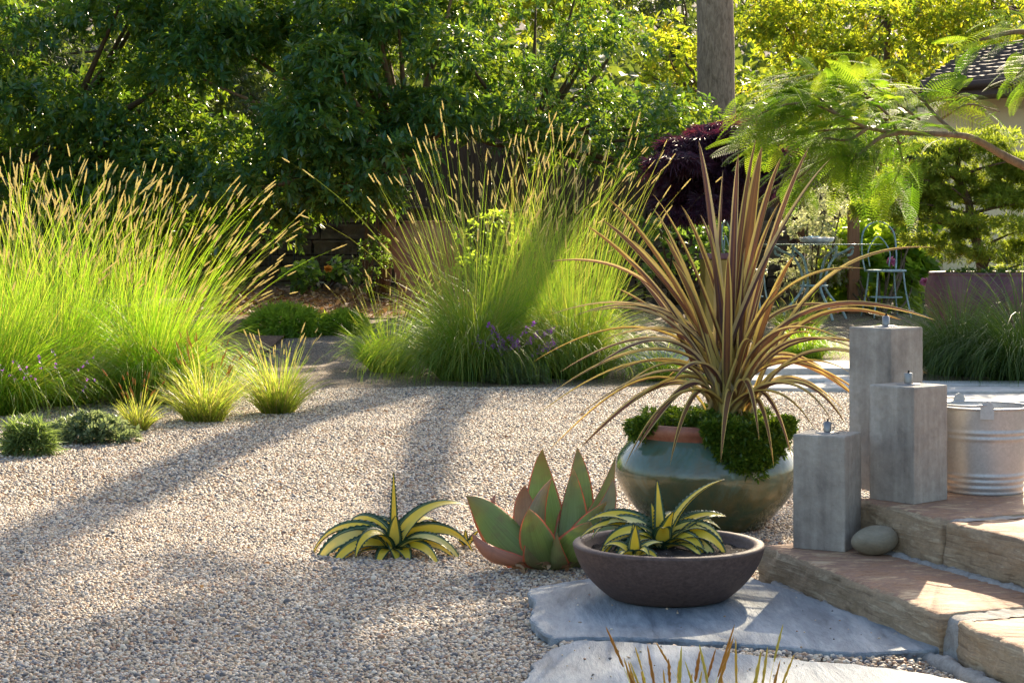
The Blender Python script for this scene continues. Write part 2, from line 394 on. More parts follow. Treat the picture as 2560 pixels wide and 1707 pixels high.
def soil():
    k = NT("potting_soil"); v = k.coord(); h = k.noise(v, 70, 6, .75)
    s = k.n("TexVoronoi", {"Vector": v, "Scale": 160.0}); d = s.outputs["Distance"]
    w = k.ramp(k.n("SeparateXYZ", {0: s.outputs["Color"]}).outputs[0], [(.9, (0, 0, 0)), (.93, (1, 1, 1))])
    w = k.mix(1, w, k.ramp(d, [(.25, (1, 1, 1)), (.4, (0, 0, 0))]), 'MULTIPLY')
    k.set(Base_Color=k.mix(w, k.ramp(h, [(.3, (.012, .009, .007)), (.7, (.06, .042, .03))]), (.6, .58, .55)), Roughness=1.0)
    return k.bump(h, 1, .02).m
M['soil'] = soil()
def galv():
    k = NT("galvanised_steel"); v = k.coord()
    f = k.n("TexVoronoi", {"Vector": v, "Scale": 170.0, "Randomness": 1.0}).outputs["Color"]
    g = k.n("SeparateXYZ", {0: f}).outputs[0]; n2 = k.noise(v, 14, 6)
    k.set(Base_Color=k.mix(n2, k.ramp(g, [(0, (.4, .42, .44)), (1, (.52, .54, .56))]), (.46, .46, .45)), Metallic=.6,
          Roughness=k.n("MapRange", {0: n2, 3: .38, 4: .6}).outputs[0])
    return k.m
M['galv'] = galv()
M['steel'] = plain("brushed_steel", (.3, .29, .275), .42, 1.0, .08)
M['wick'] = plain("charred_wick", (.03, .025, .02), 1.0)
M['dark_metal'] = plain("dark_metal", (.03, .035, .035), .6, .3)
M['wire'] = plain("fence_wire", (.12, .12, .11), .5, .5)
M['pale_blue_metal'] = rock("worn_blue_paint", [(.2, .3, .31), (.36, .48, .5), (.52, .62, .62)], 18, rough=.5, bs=.1).m
M['shell'] = rock("shell_stone", [(.45, .44, .43), (.62, .6, .58), (.75, .73, .7)], 18, rough=.6, bs=.3).m
M['blue_bead'] = plain("sea_glass", (.2, .45, .55), .2)
M['house_wall'] = plain("cream_paint", (.9, .74, .43), .75, 0, .05, 3)
M['roof'] = rock("roof_tile", [(.08, .06, .055), (.15, .115, .1), (.24, .19, .16)], 8, rough=.85, bs=.4, bd=.02).m
M['eave'] = plain("brown_eave", (.07, .04, .03), .6)
M['timber'] = bark("fence_timber", (.045, .028, .018), (.13, .08, .05), 6, .12, .3)
M['orange_timber'] = bark("orange_timber", (.2, .09, .04), (.38, .2, .1), 6, .12, .2)
def glassm():
    k = NT("table_glass"); k.set(Base_Color=(.75, .92, .88, 1), Roughness=.03, Transmission_Weight=.85, IOR=1.45); return k.m
M['glass'] = glassm()
STONES = [(r * 1.05, g * .98, b * .9) for r, g, b in [(.52, .42, .3), (.62, .53, .41), (.34, .29, .24), (.44, .32, .21), (.68, .62, .53), (.17, .155, .15), (.56, .45, .32), (.25, .25, .265), (.36, .22, .14), (.74, .67, .56), (.13, .13, .14), (.58, .5, .4)]]
def gravel_mat():
    """gravel seen where single pebbles are no longer modelled: a bed of pebble-sized cells"""
    k = NT("gravel_bed"); v = k.coord()
    q = k.n("TexVoronoi", {"Vector": v, "Scale": 95.0}); d = q.outputs["Distance"]
    r = k.n("SeparateXYZ", {0: q.outputs["Color"]}).outputs[0]
    c = k.ramp(r, [(i / len(STONES), s) for i, s in enumerate(STONES)], 'CONSTANT')
    gap_shade = k.ramp(d, [(.25, (.95, .95, .95)), (.7, (.2, .18, .16))])  # shade in the gaps between pebbles, painted as dark cell edges
    big = k.noise(v, 2.2, 4)
    c = k.mix(1, c, gap_shade, 'MULTIPLY')
    k.set(Base_Color=k.mix(1, c, k.ramp(big, [(.3, (.82, .8, .78)), (.7, (1, 1, 1))]), 'MULTIPLY'), Roughness=.85)
    return k.bump(k.math('SUBTRACT', 1.0, d), 1.0, .012).m
M['gravel'] = gravel_mat()
def pebble_mat():
    k = NT("pea_gravel"); r = k.attr("rnd")
    c = k.ramp(r, [(i / len(STONES), s) for i, s in enumerate(STONES)], 'CONSTANT')
    h = k.noise(k.coord(), 260, 3)
    k.set(Base_Color=k.mix(.35, c, k.ramp(h, [(.3, (.25,) * 3), (.7, (.75,) * 3)]), 'OVERLAY'), Roughness=.62)
    return k.m
M['pebble'] = pebble_mat()
def soil_ground():
    k = NT("garden_soil"); v = k.coord(); f = k.noise(v, 14, 8, .7)
    k.set(Base_Color=k.ramp(f, [(.3, (.03, .022, .015)), (.7, (.1, .07, .045))]), Roughness=1.0); return k.bump(f, .6, .05).m
M['ground'] = soil_ground()
M['mulch'] = rock("mulch_bed", [(.1, .055, .035), (.25, .14, .08), (.42, .28, .18)], 30, rough=.95, bs=.8, bd=.02).m

# ------------------------------------------------------------------ the ground, gravel and paths
def scuff(x, y):                                       # the raked court is never quite level
    return .007 * (np.sin(1.9 * x + .8 * y + 1.3) * np.sin(1.4 * y - .7 * x) + .7 * np.sin(4.3 * x - 1.1 * y) * np.sin(3.1 * y + 1.9 * x + .5) + .45 * np.sin(9 * x + 3 * y) * np.sin(8 * y - 4 * x)) - .006
def sheet(name, xs, ys, dz, m, rough=False):
    Xg, Yg = np.meshgrid(xs, ys); Z = tz(Yg) + dz + (scuff(Xg, Yg) if rough else 0)
    a = Acc(); a.add(np.stack([Xg, Yg, Z], -1).reshape(-1, 3), grid_faces(len(ys), len(xs)))
    return tag(a.build(name, m), kind='structure')
sheet('ground', np.linspace(-90, 90, 60), np.concatenate((np.linspace(-6, 40, 93), np.linspace(41, 260, 60))), -.05, M['ground'])
sheet('gravel_path', np.linspace(-7, 8, 160), np.linspace(1.5, 18.6, 180), 0, M['gravel'], True)
sheet('mulch_bed', np.linspace(-9, -2.0, 20), np.linspace(13.0, 18.2, 30), .025, M['mulch'])
sheet('mulch_bed', np.linspace(-6, 1.0, 20), np.linspace(18.0, 22.2, 30), .012, M['mulch'])

# flagstones and steps (their outlines are kept clear of pebbles)
def P2(x, y, z): return tuple(pg(x, y, z)[:2])
H1, H2, HF = .105, .235, .022
flag_a = [P2(1320, 1470, HF), P2(1332, 1503, HF), P2(1328, 1545, HF), P2(1352, 1575, HF), P2(1386, 1594, HF), P2(1560, 1590, HF), P2(1752, 1600, HF), P2(1930, 1612, HF),
          P2(2130, 1632, HF), (1.06, 4.42), (.70, 5.35), (.62, 5.62), (.3, 5.4)]
flag_b = [P2(1308, 1790, HF), P2(1316, 1680, HF), P2(1345, 1640, HF), P2(1400, 1604, HF), P2(1440, 1597, HF), P2(1560, 1600, HF), P2(1750, 1613, HF),
          P2(1860, 1630, HF), P2(1960, 1641, HF), P2(2110, 1656, HF), P2(2300, 1674, HF), (1.36, 3.7), (1.0, 3.55), (.3, 3.6)]
ccw = lambda O: O if sum(a[0] * b[1] - b[0] * a[1] for a, b in zip(O, O[1:] + O[:1])) > 0 else O[::-1]
def slab_thing(name, label, cat, outline, z0, z1, m, group=None, **kw):
    a = Acc(); rough_slab(a, ccw(outline), z0, z1, **kw)
    c = np.mean(np.array(outline), 0)
    return tag(a.build(name, m, origin=(c[0], c[1], z0), smooth=False), label, cat, group)
slab_thing('flagstone', 'blue grey flagstone slab under the brown bowl planter', 'flagstone', flag_a, -.03, HF, M['bluestone'], 'flagstones beside the steps', amp=.012, step=.012, edge=.007, nz=4)
slab_thing('flagstone', 'sun streaked flagstone at the bottom edge, nearest the viewer', 'flagstone', flag_b, -.03, HF - .002, M['bluestone'], 'flagstones beside the steps', amp=.014, step=.012, edge=.007, nz=4, seed=4.0)

nS = np.array((-.937, -.350)); uS = np.array((.350, -.937))
def step(label, seq, z0, z1, depth, ends, seed, joint_px):
    """a step: front edge points (back-left to front-right), split in two stones by a mortar joint"""
    A, J0, J1, B = [np.array(q) for q in seq]
    t = thing('stone_step', label, 'step', (*A, z0), 'sandstone steps')
    d = -nS * depth
    wob = lambda a, b, k: [tuple(a + (b - a) * i / k + nS * R.normal(0, .006)) for i in range(k)]
    a = Acc(); O = wob(A, J0, 7) + [tuple(J0), tuple(J0 + d), tuple(A + d + ends)]
    rough_slab(a, ccw(O), z0, z1, amp=.011, step=.008, edge=.013, nz=14, freq=9, seed=seed, lean=.06)
    a.build('stone_block', M['step_stone'], t)
    a = Acc(); O = wob(J1, B, 7) + [tuple(B), tuple(B + d), tuple(J1 + d)]
    rough_slab(a, ccw(O), z0, z1 - .004, amp=.011, step=.008, edge=.013, nz=14, freq=9, seed=seed + 9, lean=.06)
    a.build('stone_block', M['step_stone'], t)
    a = Acc()                                            # mortar: the joint, its return over the tread and the bed under the riser
    Jm = (J0 + J1) / 2; hw = np.linalg.norm(J1 - J0) / 2 + .03; h_ = z1 - z0
    P = [(*(Jm + nS * o), z) for o, z in ((-.008, z0 - .01), (-.011, z0 + h_ * .3), (-.013, z0 + h_ * .6), (-.016, z1 - .026), (-.022, z1 - .012), (-.034, z1 - .0065))] + [(*(Jm - nS * o), z1 - .0055 + R.normal(0, .0008)) for o in np.linspace(.05, depth, 40)]
    P = smooth_path(P, 150); W = hw * (1 + .15 * np.array([mnoise.fractal((i * .23, seed, 0), .8, 2, 3) for i in range(150)]))
    strap(a, P, W, side=(*uS, 0), cup=-.06, m=7)
    e0, e1 = A + uS * .1, B; t_ = np.linspace(0, 1, 90)[:, None]
    P = np.column_stack((e0 + (e1 - e0) * t_ + nS * (.012 + .008 * R.rand(90, 1)), np.full(90, z0 - .004)))
    tube(a, P, .022 + .008 * np.array([mnoise.fractal((i * .3, seed, 5), .8, 2, 3) for i in range(90)]), 12, .25)
    a.build('mortar_joint', M['mortar'], t)
    return t
s1A, s1J0, s1J1, s1B = P2(1908, 1362, H1), P2(2350, 1533, H1), P2(2386, 1545, H1), P2(2760, 1705, H1)
step('lower sandstone step with a chipped front edge, carrying the smallest torch and the pebble', (s1A, s1J0, s1J1, s1B), 0.0, H1, .62, np.array((0., .12)), 1.0, 0)
s2A, s2J0, s2J1, s2B = P2(2140, 1246, H2), P2(2352, 1296, H2), P2(2372, 1299, H2), P2(2760, 1392, H2)
step('upper sandstone step carrying the two taller torches and the bucket', (s2A, s2J0, s2J1, s2B), H1 - .01, H2, .95, np.array((0., .35)), 5.0, 0)

# long concrete slabs of the path on the right, and the terrace under the table
rows = [(1770, 2160, 906, 938), (1850, 2130, 944, 958), (1900, 2130, 962, 976), (2060, 2600, 958, 968), (2130, 2640, 972, 984), (2150, 2700, 992, 1010), (1480, 1790, 880, 892), (1520, 1800, 897, 912)]
for i, (xa, xb, ya, yb) in enumerate(rows):
    a0, b0 = ground(xa, yb), ground(xb, yb); d1 = ground(xa, ya)[1]
    a = Acc(); O = [(a0[0], a0[1]), (b0[0], b0[1]), (b0[0] * d1 / b0[1], d1 ), (a0[0] * d1 / a0[1], d1)]
    rough_slab(a, ccw(O), float(tz(a0[1])) - .05, float(tz(d1)) + .018, amp=.002, step=.2, edge=.008, nz=2)
    where = ('pale concrete paver strip farthest back of those right of the spiky plant', 'narrow concrete paver strip just behind the tallest torch, upper of two', 'narrow concrete paver strip just behind the tallest torch, lower of two',
             'concrete paver strip at the foot of the dark grass by the purple pot', 'concrete paver strip between the dark grass and the bucket', 'concrete paver strip closest behind the metal bucket',
             'concrete paver strip left of the spiky plant, the farther one', 'concrete paver strip left of the spiky plant, the nearer one')[i]
    tag(a.build('paver', M['paver'], origin=(*O[0], float(tz(a0[1]))), smooth=False), where, 'paver', 'concrete strips of the garden path')

# pebbles: real stones near the camera, one heap that nobody could count
def inside(P, O):
    O = np.array(O); r = np.zeros(len(P), bool)
    for (x1, y1), (x2, y2) in zip(O, np.roll(O, -1, 0)):
        c = (y1 > P[:, 1]) != (y2 > P[:, 1])
        r ^= c & (P[:, 0] < (x2 - x1) * (P[:, 1] - y1) / (y2 - y1 + 1e-12) + x1)
    return r
def pebble_tpl():
    g = (1 + 5 ** .5) / 2
    V = nrm(np.array([(-1, g, 0), (1, g, 0), (-1, -g, 0), (1, -g, 0), (0, -1, g), (0, 1, g), (0, -1, -g), (0, 1, -g), (g, 0, -1), (g, 0, 1), (-g, 0, -1), (-g, 0, 1)], float))
    F = np.array([(0, 11, 5), (0, 5, 1), (0, 1, 7), (0, 7, 10), (0, 10, 11), (1, 5, 9), (5, 11, 4), (11, 10, 2), (10, 7, 6), (7, 1, 8), (3, 9, 4), (3, 4, 2), (3, 2, 6), (3, 6, 8), (3, 8, 9), (4, 9, 5), (2, 4, 11), (6, 2, 10), (8, 6, 7), (9, 8, 1)])
    return V, F
PV, PF = pebble_tpl()
def pebbles(acc, P, z, s0, s1):
    n = len(P); a = R.rand(n) * 2 * np.pi; tl = R.normal(0, .3, n)
    X = np.stack([np.cos(a), np.sin(a), tl], -1); X = nrm(X)
    Z = nrm(np.cross(X, np.stack([-np.sin(a), np.cos(a), R.normal(0, .3, n)], -1))); Y = np.cross(Z, X)
    s = s0 + (s1 - s0) * R.rand(n) ** 1.6
    S = np.stack([s * (1 + .5 * R.rand(n)), s * (.8 + .3 * R.rand(n)), s * (.55 + .35 * R.rand(n))], -1)
    L = PV[None] * (1 + .22 * (R.rand(n, 12, 1) - .5)) * S[:, None]
    V = np.column_stack((P, z + s * .25))[:, None] + L[..., :1] * X[:, None] + L[..., 1:2] * Y[:, None] + L[..., 2:] * Z[:, None]
    acc.add(V.reshape(-1, 3), (PF[None] + (np.arange(n) * 12)[:, None, None]).reshape(-1, 3), rnd=np.repeat(R.rand(n), 12))
def jitter(d0, d1, sp, k0=-.31, k1=.31, m=.15):
    out = []
    for y in np.arange(d0, d1, sp * .9):
        x = np.arange(k0 * y - m, k1 * y + m, sp); out.append(np.column_stack((x, np.full(len(x), y))))
    P = np.concatenate(out); return P + R.uniform(-.5, .5, P.shape) * sp
step_area = [s1A, s1B, tuple(np.array(s1B) + (2, .3)), (3, 6.2), (1.3, 6.15), (1.0, 5.7)]
keep = lambda P: P[~(inside(P, ccw(flag_a)) | inside(P, ccw(flag_b)) | inside(P, step_area))]
a = Acc()
Pq = keep(jitter(3.8, 7.0, .0098)); pebbles(a, Pq, scuff(Pq[:, 0], Pq[:, 1]), .0036, .0068)
Pb = keep(np.column_stack((R.uniform(-2.4, 1.6, 2600), R.uniform(4.0, 9.5, 2600)))); pebbles(a, Pb, scuff(Pb[:, 0], Pb[:, 1]) + .002, .006, .0115)
Pq = keep(jitter(7.0, 12.5, .0165, k1=.33)); pebbles(a, Pq, tz(Pq[:, 1]) + scuff(Pq[:, 0], Pq[:, 1]), .0045, .0085)
# stray pebbles in the joint between the flagstones and on them
Pj = np.array([P2(x, 1606 + (x - 1400) * .055 + R.normal(0, 3 + max(0, (x - 1700)) * .02), .01) for x in R.uniform(1400, 2300, 900)])
pebbles(a, Pj, .008, .004, .009)
Ps = np.array([P2(R.uniform(1400, 2200), R.uniform(1480, 1700), HF) for _ in range(60)]); pebbles(a, Ps[inside(Ps, ccw(flag_a)) | inside(Ps, ccw(flag_b))], HF, .002, .004)
tag(a.build('gravel', M['pebble']), 'loose pale pea gravel covering the court', kind='stuff')

# leaf litter on the mulch and a few on the gravel
LS = leaf_tpl(.45, .12, .2)
n = 4200; P = np.column_stack((R.uniform(-3.6, .6, n), R.uniform(18.1, 22, n))); z = tz(P[:, 1]) + .02
D = nrm(np.column_stack((R.normal(size=(n, 2)), R.normal(0, .35, n)))); X, Y, Z = frames(D)
a = Acc(); scatter(a, LS, np.column_stack((P, z)), X, Y, Z, R.uniform(.05, .11, n), R.rand(n))
tag(a.build('leaf_litter', M['litter']), 'dry orange brown leaf litter strewn over the mulch', kind='stuff')

n = 260; P = np.column_stack((R.uniform(-2.6, 1.2, n), R.uniform(4.4, 12, n))); P = keep(P); n = len(P); X, Y, Z = frames(nrm(np.column_stack((R.normal(size=(n, 2)), R.normal(0, .2, n)))))
a = Acc(); scatter(a, leaf_tpl(.4, .12, .2), np.column_stack((P, scuff(P[:, 0], P[:, 1]) + .012)), X, Y, Z, R.uniform(.012, .034, n), R.rand(n))
tag(a.build('fallen_leaves', M['litter']), 'few dry leaf scraps lying on the gravel', kind='stuff')

# ------------------------------------------------------------------ walls, fences, house
def stone_wall(label, x0, x1, d, z1, seed):
    t = thing('stone_wall', label, 'wall', (x0, d, float(tz(d))), 'dry stone retaining walls')
    rs = np.random.RandomState(seed); a = Acc(); z = float(tz(d)) - .1
    a2 = Acc(); boxv(a2, (x0, d + .06, z), (x1, d + .5, z1 - .05)); a2.build('core', M['ground'], t)
    while z < z1:
        h = rs.uniform(.1, .22); x = x0 - rs.rand() * .3
        while x < x1:
            w = rs.uniform(.2, .55)
            if z + h < z1 + rs.uniform(-.12, .08):
                b = Acc(); O = [(x + .01, d - rs.uniform(0, .05)), (x + w - .012, d - rs.uniform(0, .05)), (x + w - .012, d + .3), (x + .01, d + .3)]
                rough_slab(a, O, z, z + h - .012, amp=.03, step=.07, edge=.025, nz=4, freq=5, seed=seed + x)
            x += w
        z += h
    a.build('stones', M['wall_stone'], t, smooth=False)
stone_wall('dark stone wall behind the wire mesh, in the shade of the evergreen', -7.5, -.6, 22.3, 1.5, 3)
stone_wall('warm brown stone wall behind the tall seeding grasses and the purple maple', .1, 3.0, 20.6, 1.42, 4)
def board_fence(name, label, x0, x1, d, z0, z1, bw=.14, m='timber', skip=()):
    t = thing(name, label, 'fence', (x0, d, z0))
    a = Acc(); x = x0
    while x < x1:
        boxv(a, (x + .004, d, z0 + R.uniform(0, .01)), (min(x1, x + bw) - .004, d + .022, z1 + R.uniform(-.012, .012)), rnd=R.rand()); x += bw
    a.build('boards', M[m], t, smooth=False)
    a = Acc(); boxv(a, (x0, d + .024, z0 + .25), (x1, d + .07, z0 + .34)); boxv(a, (x0, d + .024, z1 - .35), (x1, d + .07, z1 - .26)); a.build('rails', M[m], t, smooth=False)
    x = x0
    while x <= x1 + .01:
        a = Acc(); boxv(a, (x - .05, d - .08, z0 - .3), (x + .05, d - .002, z1 + .06)); a.build('post', M[m], t, smooth=False); x += 1.83
board_fence('board_fence', 'dark vertical board fence under the evergreens behind the grasses', -1.8, 3.7, 23.6, .6, 2.35)
board_fence('garden_gate', 'dark brown timber gate between the feathery tree and the house', 3.75, 4.85, 22.6, .3, 2.2, .12)
a = Acc(); boxv(a, px(2228, 408, 22.2), px(2286, 398, 22.2) + np.array((0, .1, 0))); boxv(a, px(2276, 500, 22.2), px(2286, 408, 22.2) + np.array((0, .1, 0)))
boxv(a, (px(2228, 408, 22.2)[0] - .06, 22.2, .3), (px(2228, 408, 22.2)[0], 22.3, px(0, 398, 22.2)[2])); boxv(a, (px(2286, 408, 22.2)[0], 22.2, .3), (px(2286, 408, 22.2)[0] + .06, 22.3, px(0, 398, 22.2)[2]))
tag(a.build('gate_frame', M['orange_timber'], origin=(*px(2228, 0, 22.2)[:2], .3), smooth=False), 'orange brown timber frame standing before the dark gate', 'gate frame')
def post(label, x, y0, y1, d, w=.1):
    p = px(x, y1, d); a = Acc(); boxv(a, (p[0] - w / 2, d, float(tz(d)) - .1), (p[0] + w / 2, d + w, px(0, y0, d)[2]))
    tag(bevel(a.build('wood_post', M['orange_timber'], origin=(p[0], d, float(tz(d))), smooth=False), .006), label, 'post')
post('brown square timber post just right of the cream leaved shrub', 2136, 520, 700, 18.8, .11)

# wire mesh fence with thin steel posts
t = thing('wire_fence', 'low wire mesh fence in the shade between the grass clumps', 'fence', (*ground(800, 722)[:2], .35))
dW = ground(800, 722)[1]; xa, xb, zt = px(660, 0, dW)[0], px(930, 0, dW)[0], px(0, 618, dW)[2]; zb = float(tz(dW))
a = Acc()
for x in np.arange(xa, xb, .05): boxv(a, (x - .0016, dW, zb), (x + .0016, dW + .003, zt))
for z in np.arange(zb + .02, zt + .01, .05): boxv(a, (xa, dW - .003, z - .0016), (xb, dW, z + .0016))
a.build('mesh', M['wire'], t, smooth=False)
for x, y in ((675, 600), (735, 540), (897, 600)):
    a = Acc(); X0 = px(x, 0, dW)[0]; tube(a, [(X0, dW + .02, zb - .1), (X0, dW + .02, px(0, y, dW)[2])], .016 if x == 735 else .009, 6); a.build('post', M['dark_metal'], t)

# house corner
hd, hx = 21.0, px(2352, 0, 21.0)[0]
t = thing('garden_house', 'cream board clad house with a brown tiled roof behind the potted conifer', 'house', (hx, hd, .3))
a = Acc(); boxv(a, (hx, hd, .2), (hx + 6, hd + 1.2, 2.62))
a.build('wall', M['house_wall'], t, smooth=False)
for k in range(14):
    a = Acc(); boxv(a, (hx + .02 + k * .4, hd - .022, .25), (hx + .07 + k * .4, hd - .001, 2.5)); a.build('batten', M['house_wall'], t, smooth=False)
a = Acc(); boxv(a, (hx + .36, hd - .03, 2.16), (hx + 4, hd - .024, 2.5)); a.build('frieze_board', M['house_wall'], t, smooth=False)
# roof plane rising away to the right
e0, e1 = px(2300, 213, 20.5), px(2760, 172, 19.7); r0, r1 = px(2420, 128, 22.6), px(2760, 60, 22.4)
a = Acc(); nr = 10
for k in range(nr):                                        # courses of tiles, each lapping the one below
    f0, f1 = k / nr, (k + 1.15) / nr
    q = [e0 + (r0 - e0) * f0, e1 + (r1 - e1) * f0, e1 + (r1 - e1) * f1, e0 + (r0 - e0) * f1]
    m_ = 46
    bot = np.array([q[0] + (q[1] - q[0]) * i / m_ + np.array((0, 0, .035 + R.rand() * .018)) for i in range(m_ + 1)])
    top = np.array([q[3] + (q[2] - q[3]) * i / m_ + np.array((0, 0, .004)) for i in range(m_ + 1)])
    low = bot - np.array((0, 0, .05))
    a.add(np.vstack((low, bot, top)), grid_faces(3, m_ + 1))
roof_ = a.build('roof', M['roof'], t, smooth=False)
a = Acc(); tube(a, [e0 + (0, -.04, -.05), e1 + (0, -.04, -.05)], .05, 8); a.build('gutter', M['eave'], roof_)
a = Acc()
for w0, w1 in (((e0, e1), None),):
    V = np.array([w0[0] + (0, .02, -.02), w0[1] + (0, .02, -.02), w0[1] + (0, .02, -.17), w0[0] + (0, .02, -.17), w0[0] + (.2, 1.2, -.17), w0[1] + (0, 1.2, -.17)])
    a.add(V, [np.array([(0, 1, 2, 3), (3, 2, 5, 4)])])
a.build('eave_board', M['eave'], roof_, smooth=False)

# ------------------------------------------------------------------ foliage builders
LEAF = leaf_tpl(.32, .07, .15); LEAF_S = leaf_small(.5, .12); LEAF_W = leaf_tpl(.62, .1, .18)
def whorls(acc, C, D, k, L, tpl=LEAF, spread=1.15, droop=.45, rnd=None, var=.3):
    """k leaves round every twig end C pointing along D"""
    n = len(C); D = nrm(D)
    A = nrm(np.cross(D, nrm(R.normal(size=(n, 3))))); B = np.cross(D, A)
    ph = (np.arange(k)[None] / k + R.rand(n, 1)) * 2 * np.pi + R.normal(0, .25, (n, k))
    sp = spread * (.55 + .6 * R.rand(n, k))
    d = np.cos(sp)[..., None] * D[:, None] + np.sin(sp)[..., None] * (np.cos(ph)[..., None] * A[:, None] + np.sin(ph)[..., None] * B[:, None])
    d[..., 2] -= droop * R.rand(n, k)
    d = d.reshape(-1, 3); X, Y, Z = frames(d)
    r = np.clip((np.repeat(R.rand(n), k) if rnd is None else np.repeat(rnd, k)) * .6 + .4 * R.rand(n * k) ** 1.5, 0, 1)
    scatter(acc, tpl, np.repeat(C, k, 0) + R.normal(0, .1, (n * k, 3)) * L, X, Y, Z, L * (1 - var + 2 * var * R.rand(n * k)), r)
def lump_points(c, r, n, flat=.75, low=-.35):
    """twig ends over the upper and outer side of one leafy mass"""
    d = nrm(R.normal(size=(int(n * 2.2), 3))); d = d[d[:, 2] > low][:n]
    rr = r * (.6 + .45 * R.rand(len(d)) ** .6)
    return c + d * rr[:, None] * np.array((1, 1, flat)), d
def leafy(acc, lumps, per, L, k=8, tpl=LEAF, flat=.75, low=-.35, out=.75, **kw):
    for c, r in lumps:
        P, d = lump_points(np.asarray(c), r, max(6, int(per * r * r)), flat, low)
        whorls(acc, P, d * out + np.array((0, 0, .25)) + R.normal(0, .25, d.shape), k, L, tpl, **kw)
def limbs(acc, start, lumps, r0, bend=.35):
    for c, r in lumps:
        c = np.asarray(c); s = np.asarray(start)
        mid = s * .45 + c * .55 + np.array((0, 0, -bend * .4)) + R.normal(0, .08, 3)
        P = bez(s, mid, c, n=8); tube(acc, P, np.linspace(r0, .008, 8), 5)
def in_poly(poly, n):
    poly = np.array(poly, float); lo, hi = poly.min(0), poly.max(0); out = np.zeros((0, 2))
    while len(out) < n:
        q = R.uniform(lo, hi, (n * 3, 2)); out = np.vstack((out, q[inside(q, poly)]))
    return out[:n]
def ribbons(acc, base, az, e0, e1, L, W, seg=6, pw=1.3, rnd=None, taper=.7, wig=0.0, ret=False):
    """many grass blades at once"""
    n = len(base); t = np.linspace(0, 1, seg)
    e = e0[:, None] + (e1 - e0)[:, None] * t[None] ** pw
    a = az[:, None] + wig * (R.rand(n, 1) - .5) * t[None]
    d = np.stack([np.cos(e) * np.cos(a), np.cos(e) * np.sin(a), np.sin(e)], -1)
    P = np.concatenate([np.zeros((n, 1, 3)), np.cumsum(d, 1)], 1) * (L / seg)[:, None, None] + base[:, None]
    m = seg + 1; tt = np.linspace(0, 1, m)
    q = R.rand(n) * np.pi * 2
    S = np.stack([np.cos(q), np.sin(q), np.zeros(n)], -1)
    w = W[:, None] * (1 - tt[None] ** 2 * taper) * np.where(tt == 1, .15, 1)[None]
    V = np.stack([P - S[:, None] * w[..., None], P + S[:, None] * w[..., None]], 2)
    k = 2 * m; f = grid_faces(m, 2)
    acc.add(V.reshape(-1, 3), (f[None] + (np.arange(n) * k)[:, None, None]).reshape(-1, 4), rnd=np.repeat(R.rand(n) if rnd is None else rnd, k), v=np.tile(np.repeat(tt, 2), n))
    return P[:, -1], nrm(P[:, -1] - P[:, -2])
def spike_tpl(rings=9, sides=5):
    a = np.linspace(0, 2 * np.pi, sides, endpoint=False); V = []
    for i in range(rings):
        t = i / (rings - 1); r = (.5 * math.sin(math.pi * min(1, .12 + t * .9)) ** .6) * (1.12 if i % 2 else .78)
        V += [(r * math.cos(q + .6 * i), t, r * math.sin(q + .6 * i)) for q in a]
    return np.array(V), grid_faces(rings, sides, True)
SPIKE = spike_tpl()
def heads(acc, P, D, L, W, bow=0.0):
    X, Y, Z = frames(D)
    tv = SPIKE[0].copy(); tv[:, 2] -= bow * tv[:, 1] ** 2
    scatter(acc, (tv, SPIKE[1]), P - D * L[:, None] * .15, X, Y, Z, np.stack([W, L, W], -1), R.rand(len(P)))
